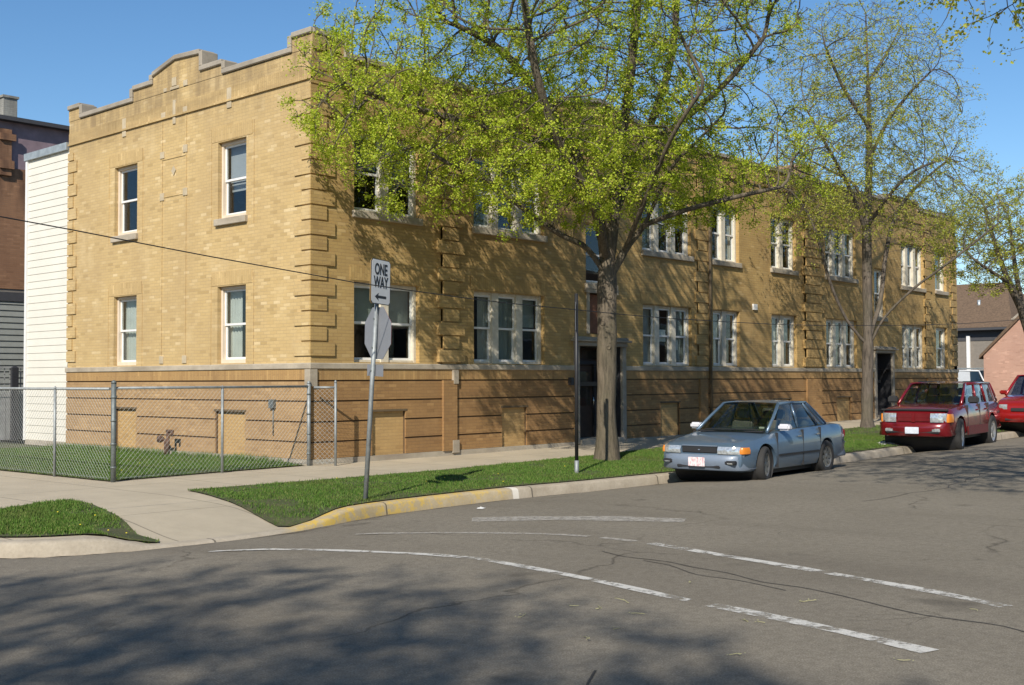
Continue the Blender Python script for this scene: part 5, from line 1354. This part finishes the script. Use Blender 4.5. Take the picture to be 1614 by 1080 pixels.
BLUE = dict(L=4.35, paint='blue_car', wr=.31, ww=.19, arch=.36, track=.76, wheels=(.86, 3.32), steer=R(14), rim='hub', spokes=8, pillar=.03, crown=.045,
  st=[(.05, .30, .60, .62, .62), (.12, .24, .655, .67, .76), (.30, .20, .69, .71, .825), (.62, .19, .735, .765, .84), (1.0, .19, .79, .825, .845), (1.35, .18, .84, .865, .85), (1.9, .18, .865, .88, .855), (2.6, .18, .88, .895, .855), (3.15, .18, .895, .915, .85), (3.55, .19, .905, .935, .84), (4.0, .22, .905, .94, .82), (4.22, .27, .885, .915, .79), (4.33, .36, .80, .83, .72)],
  cabin=[(1.16, .855, .70), (1.88, 1.325, .55), (3.0, 1.335, .55), (3.62, .925, .67)],
  sidecuts=[(.04, .44, .12, .49), (.49, .86, .52, .82), (.88, .93, .835, .93)],
  extras=[bumper_arc('bumper', 'blue_bumper', .80, .24, .50, .0, .3, .16), bumper_arc('rear_bumper', 'blue_bumper', .80, .28, .55, 4.25, .3, .02, wrap=-.4),
   front_corner('headlight', 'lamp', .36, .72, .515, .64, .032, .075, .02), front_corner('indicator', 'amber', .725, .80, .52, .63, .12, .04, .13),
   B_('grille', 'trim', [((.03, .1), (-.34, .34), (.525, .635))]), B_('grille_bar', 'blue_bumper', [((.025, .07), (-.35, .35), (.635, .655)), ((.022, .06), (-.03, .03), (.56, .60))]),
   B_('air_intake', 'trim', [((-.012, .08), (-.42, .42), (.275, .335))]), B_('fog_recess', 'trim', both([((-.01, .08), (.50, .70), (.345, .41))])), B_('fog_lamp', 'lamp', both([((-.02, .05), (.55, .67), (.35, .385))])),
   B_('licence_plate', 'plate', [((-.055, -.04), (-.17, .15), (.30, .455))]),
   B_('side_moulding', 'trim', both([((1.3, 2.95), (.852, .866), (.43, .465))])),
   B_('door_seam', 'trim', both([((1.27, 1.278), (.80, .8525), (.24, .84)), ((2.28, 2.288), (.80, .8575), (.22, .86)), ((3.02, 3.028), (.80, .8535), (.50, .88))]), .001, 1),
   B_('door_handle', 'chrome', both([((2.05, 2.2), (.845, .873), (.735, .765)), ((2.82, 2.96), (.845, .873), (.745, .775))])),
   B_('mirror', 'mirror_glint', both([((1.40, 1.55), (.78, 1.0), (.875, .985))]), .03, 3), B_('wiper', 'trim', [((1.08, 1.12), (-.5, .1), (.88, .895)), ((1.1, 1.13), (0, .55), (.88, .895))]),
   B_('cowl', 'trim', [((1.08, 1.2), (-.66, .66), (.84, .867))]), B_('tail_light', simple('tail_red', (.3, .01, .01), .3), both([((4.28, 4.345), (.45, .76), (.64, .78))])),
   B_('window_sticker', 'paper', [((1.35, 1.352), (.45, .55), (.9, .93))])])
zc1 = float(H_out(4.7, -6.5, -kdist(4.7, -6.5))[0])
def heading(front, rear): return math.atan2(front[1]-rear[1], front[0]-rear[0])
def place(near_f, near_r, track, wheels, L_, s_side):
    """car centre from the two near wheel contact points"""
    f = Vector((*near_f, 0)); r_ = Vector((*near_r, 0)); d = (f-r_).normalized(); n_ = Vector((-d.y, d.x, 0))
    mid_ = f*.5+r_*.5; cx_local = L_/2-(wheels[0]+wheels[1])/2
    c = mid_ - n_*track*s_side - d*cx_local; return c, math.atan2(d.y, d.x)
c, h = place((3.50, -7.12), (5.94, -6.98), .80, BLUE['wheels'], 4.35, 1)
zz = float(H_out(c.x, c.y, -kdist(c.x, c.y))[0])
o = vehicle('parked_car', 'blue grey four door saloon parked in front of the large maple', 'car', (c.x, c.y, zz+.0), h, BLUE, tilt=0); o.scale = (.955, .92, .93)

SUV = dict(L=4.75, paint='red_car', wr=.375, ww=.24, arch=.44, track=.79, wheels=(.86, 3.72), steer=R(8), rim='alloy', spokes=5, pillar=.04, crown=.05, sideglass='car_glass_reflect',
  st=[(.05, .44, .86, .88, .70), (.14, .36, .92, .95, .80), (.4, .34, .965, 1.0, .86), (.9, .33, 1.0, 1.04, .875), (1.3, .33, 1.03, 1.07, .88), (1.8, .33, 1.05, 1.08, .885), (3.0, .33, 1.07, 1.10, .885), (4.2, .34, 1.07, 1.10, .87), (4.6, .38, 1.06, 1.10, .85), (4.72, .50, .98, 1.0, .82)],
  cabin=[(1.28, 1.05, .76), (1.98, 1.50, .66), (4.3, 1.51, .65), (4.66, 1.08, .74)],
  sidecuts=[(.02, .30, .12, .385), (.335, .62, .41, .66), (.66, .93, .69, .93)],
  extras=[bumper_arc('bumper', 'red_car', .84, .38, .66, -.06, .3, .14), bumper_arc('rear_bumper', 'red_car', .84, .42, .66, 4.72, .3, .02, wrap=-.4),
   front_corner('headlight', 'lamp', .40, .74, .68, .875, .015, .085, .02), front_corner('indicator', 'amber', .745, .815, .68, .86, .11, .05, .18),
   B_('grille', simple('grille_red', (.12, .006, .008), .35, coat=.5), [((.02, .1), (-.38, -.03), (.69, .865)), ((.02, .1), (.03, .38), (.69, .865))]), B_('grille_bar', 'red_car', [((.0, .07), (-.04, .04), (.67, .88)), ((.015, .07), (-.4, .4), (.765, .79))]),
   B_('bug_deflector', 'trim', [((.06, .2), (-.78, .78), (.925, .965))]), B_('air_intake', 'trim', [((-.075, .02), (-.62, .62), (.44, .52))]), B_('fog_lamp', 'lamp', both([((-.085, .0), (.45, .64), (.47, .545))])),
   B_('licence_plate', 'plate_blue', [((-.115, -.1), (-.16, .16), (.43, .575))]),
   B_('side_cladding', simple('cladding_red', (.13, .012, .012), .5), both([((1.38, 3.2), (.87, .905), (.36, .56))])),
   B_('door_seam', 'trim', both([((1.42, 1.43), (.80, .887), (.4, 1.03)), ((2.5, 2.51), (.80, .889), (.36, 1.05)), ((3.3, 3.31), (.80, .888), (.7, 1.06))]), .001, 1),
   B_('door_handle', 'red_car', both([((2.25, 2.42), (.87, .91), (.90, .935)), ((3.05, 3.22), (.87, .91), (.91, .945))])),
   B_('mirror', 'trim', both([((1.48, 1.64), (.86, 1.1), (1.07, 1.23))]), .03, 3), B_('roof_rail', 'trim', both([((2.2, 4.2), (.54, .57), (1.545, 1.57))]))])
c, h = place((12.32, -6.80), (15.35, -6.47), .76, SUV['wheels'], 4.75, 1)
zz = float(H_out(c.x, c.y, -kdist(c.x, c.y))[0])
vehicle('parked_car', 'dark red sport utility car with large pale headlights behind the blue saloon', 'car', (c.x, c.y, zz), h, SUV).scale = (.96, .91, .99)
import copy
RED = copy.copy(SUV); RED.update(paint='red_car2', L=4.6, glass='car_glass_reflect', rim='hub',
  st=[(.05, .34, .70, .72, .66), (.14, .28, .82, .84, .80), (.4, .26, .92, .95, .86), (.9, .26, 1.0, 1.04, .875), (1.2, .26, 1.05, 1.08, .88), (3.0, .26, 1.07, 1.10, .885), (4.2, .28, 1.07, 1.10, .87), (4.5, .34, 1.06, 1.08, .84)],
  cabin=[(1.0, 1.06, .78), (1.75, 1.62, .66), (4.0, 1.63, .65), (4.4, 1.08, .74)],
  extras=[bumper_arc('bumper', 'red_car2', .82, .30, .56, -.04, .3, .16), front_corner('headlight', 'lamp', .46, .74, .66, .80, .06, .10, .05),
   B_('grille', 'trim', [((.02, .1), (-.36, .36), (.60, .70))]), B_('air_intake', 'trim', [((-.05, .02), (-.5, .5), (.34, .42))]), B_('door_seam', 'trim', both([((1.35, 1.36), (.80, .887), (.36, 1.03))]), .001, 1),
   B_('mirror', 'red_car2', both([((1.3, 1.45), (.86, 1.06), (1.07, 1.2))]), .03, 3)])
zz = float(H_out(19.6, -6.9, -kdist(19.6, -6.9))[0])
vehicle('parked_car', 'bright red car half cut off by the right edge of the photo', 'car', (20.3, -6.22, zz+.05), R(180+2), RED).scale = (.95, .93, .90)
VAN = copy.copy(SUV); VAN.update(paint='white_car', L=5.0, rim='hub',
  st=[(.05, .4, .95, .97, .74), (.14, .34, 1.05, 1.08, .84), (.5, .32, 1.15, 1.18, .9), (.9, .32, 1.22, 1.25, .92), (3.0, .32, 1.25, 1.3, .92), (4.8, .34, 1.25, 1.3, .9), (4.95, .45, 1.2, 1.25, .86)],
  cabin=[(.85, 1.24, .82), (1.45, 2.0, .74), (4.75, 2.02, .74), (4.9, 1.27, .82)], sidecuts=[(.02, .20, .08, .28)],
  extras=[B_('headlight', 'lamp', both([((.05, .15), (.5, .78), (.75, .92))])), B_('grille', 'trim', [((.05, .13), (-.45, .45), (.75, .92))]),
   B_('ladder_rack', 'alu', [((1.6, 1.66), (-.72, .72), (2.13, 2.17)), ((3.0, 3.06), (-.72, .72), (2.13, 2.17)), ((4.3, 4.36), (-.72, .72), (2.13, 2.17)), ((1.5, 4.5), (-.7, -.66), (2.1, 2.13)), ((1.5, 4.5), (.66, .7), (2.1, 2.13))])])
vehicle('white_van', 'white van with roof rack seen above the dark red car', 'van', (49.5, 6.4, -.12), R(180+62), VAN, group=None)
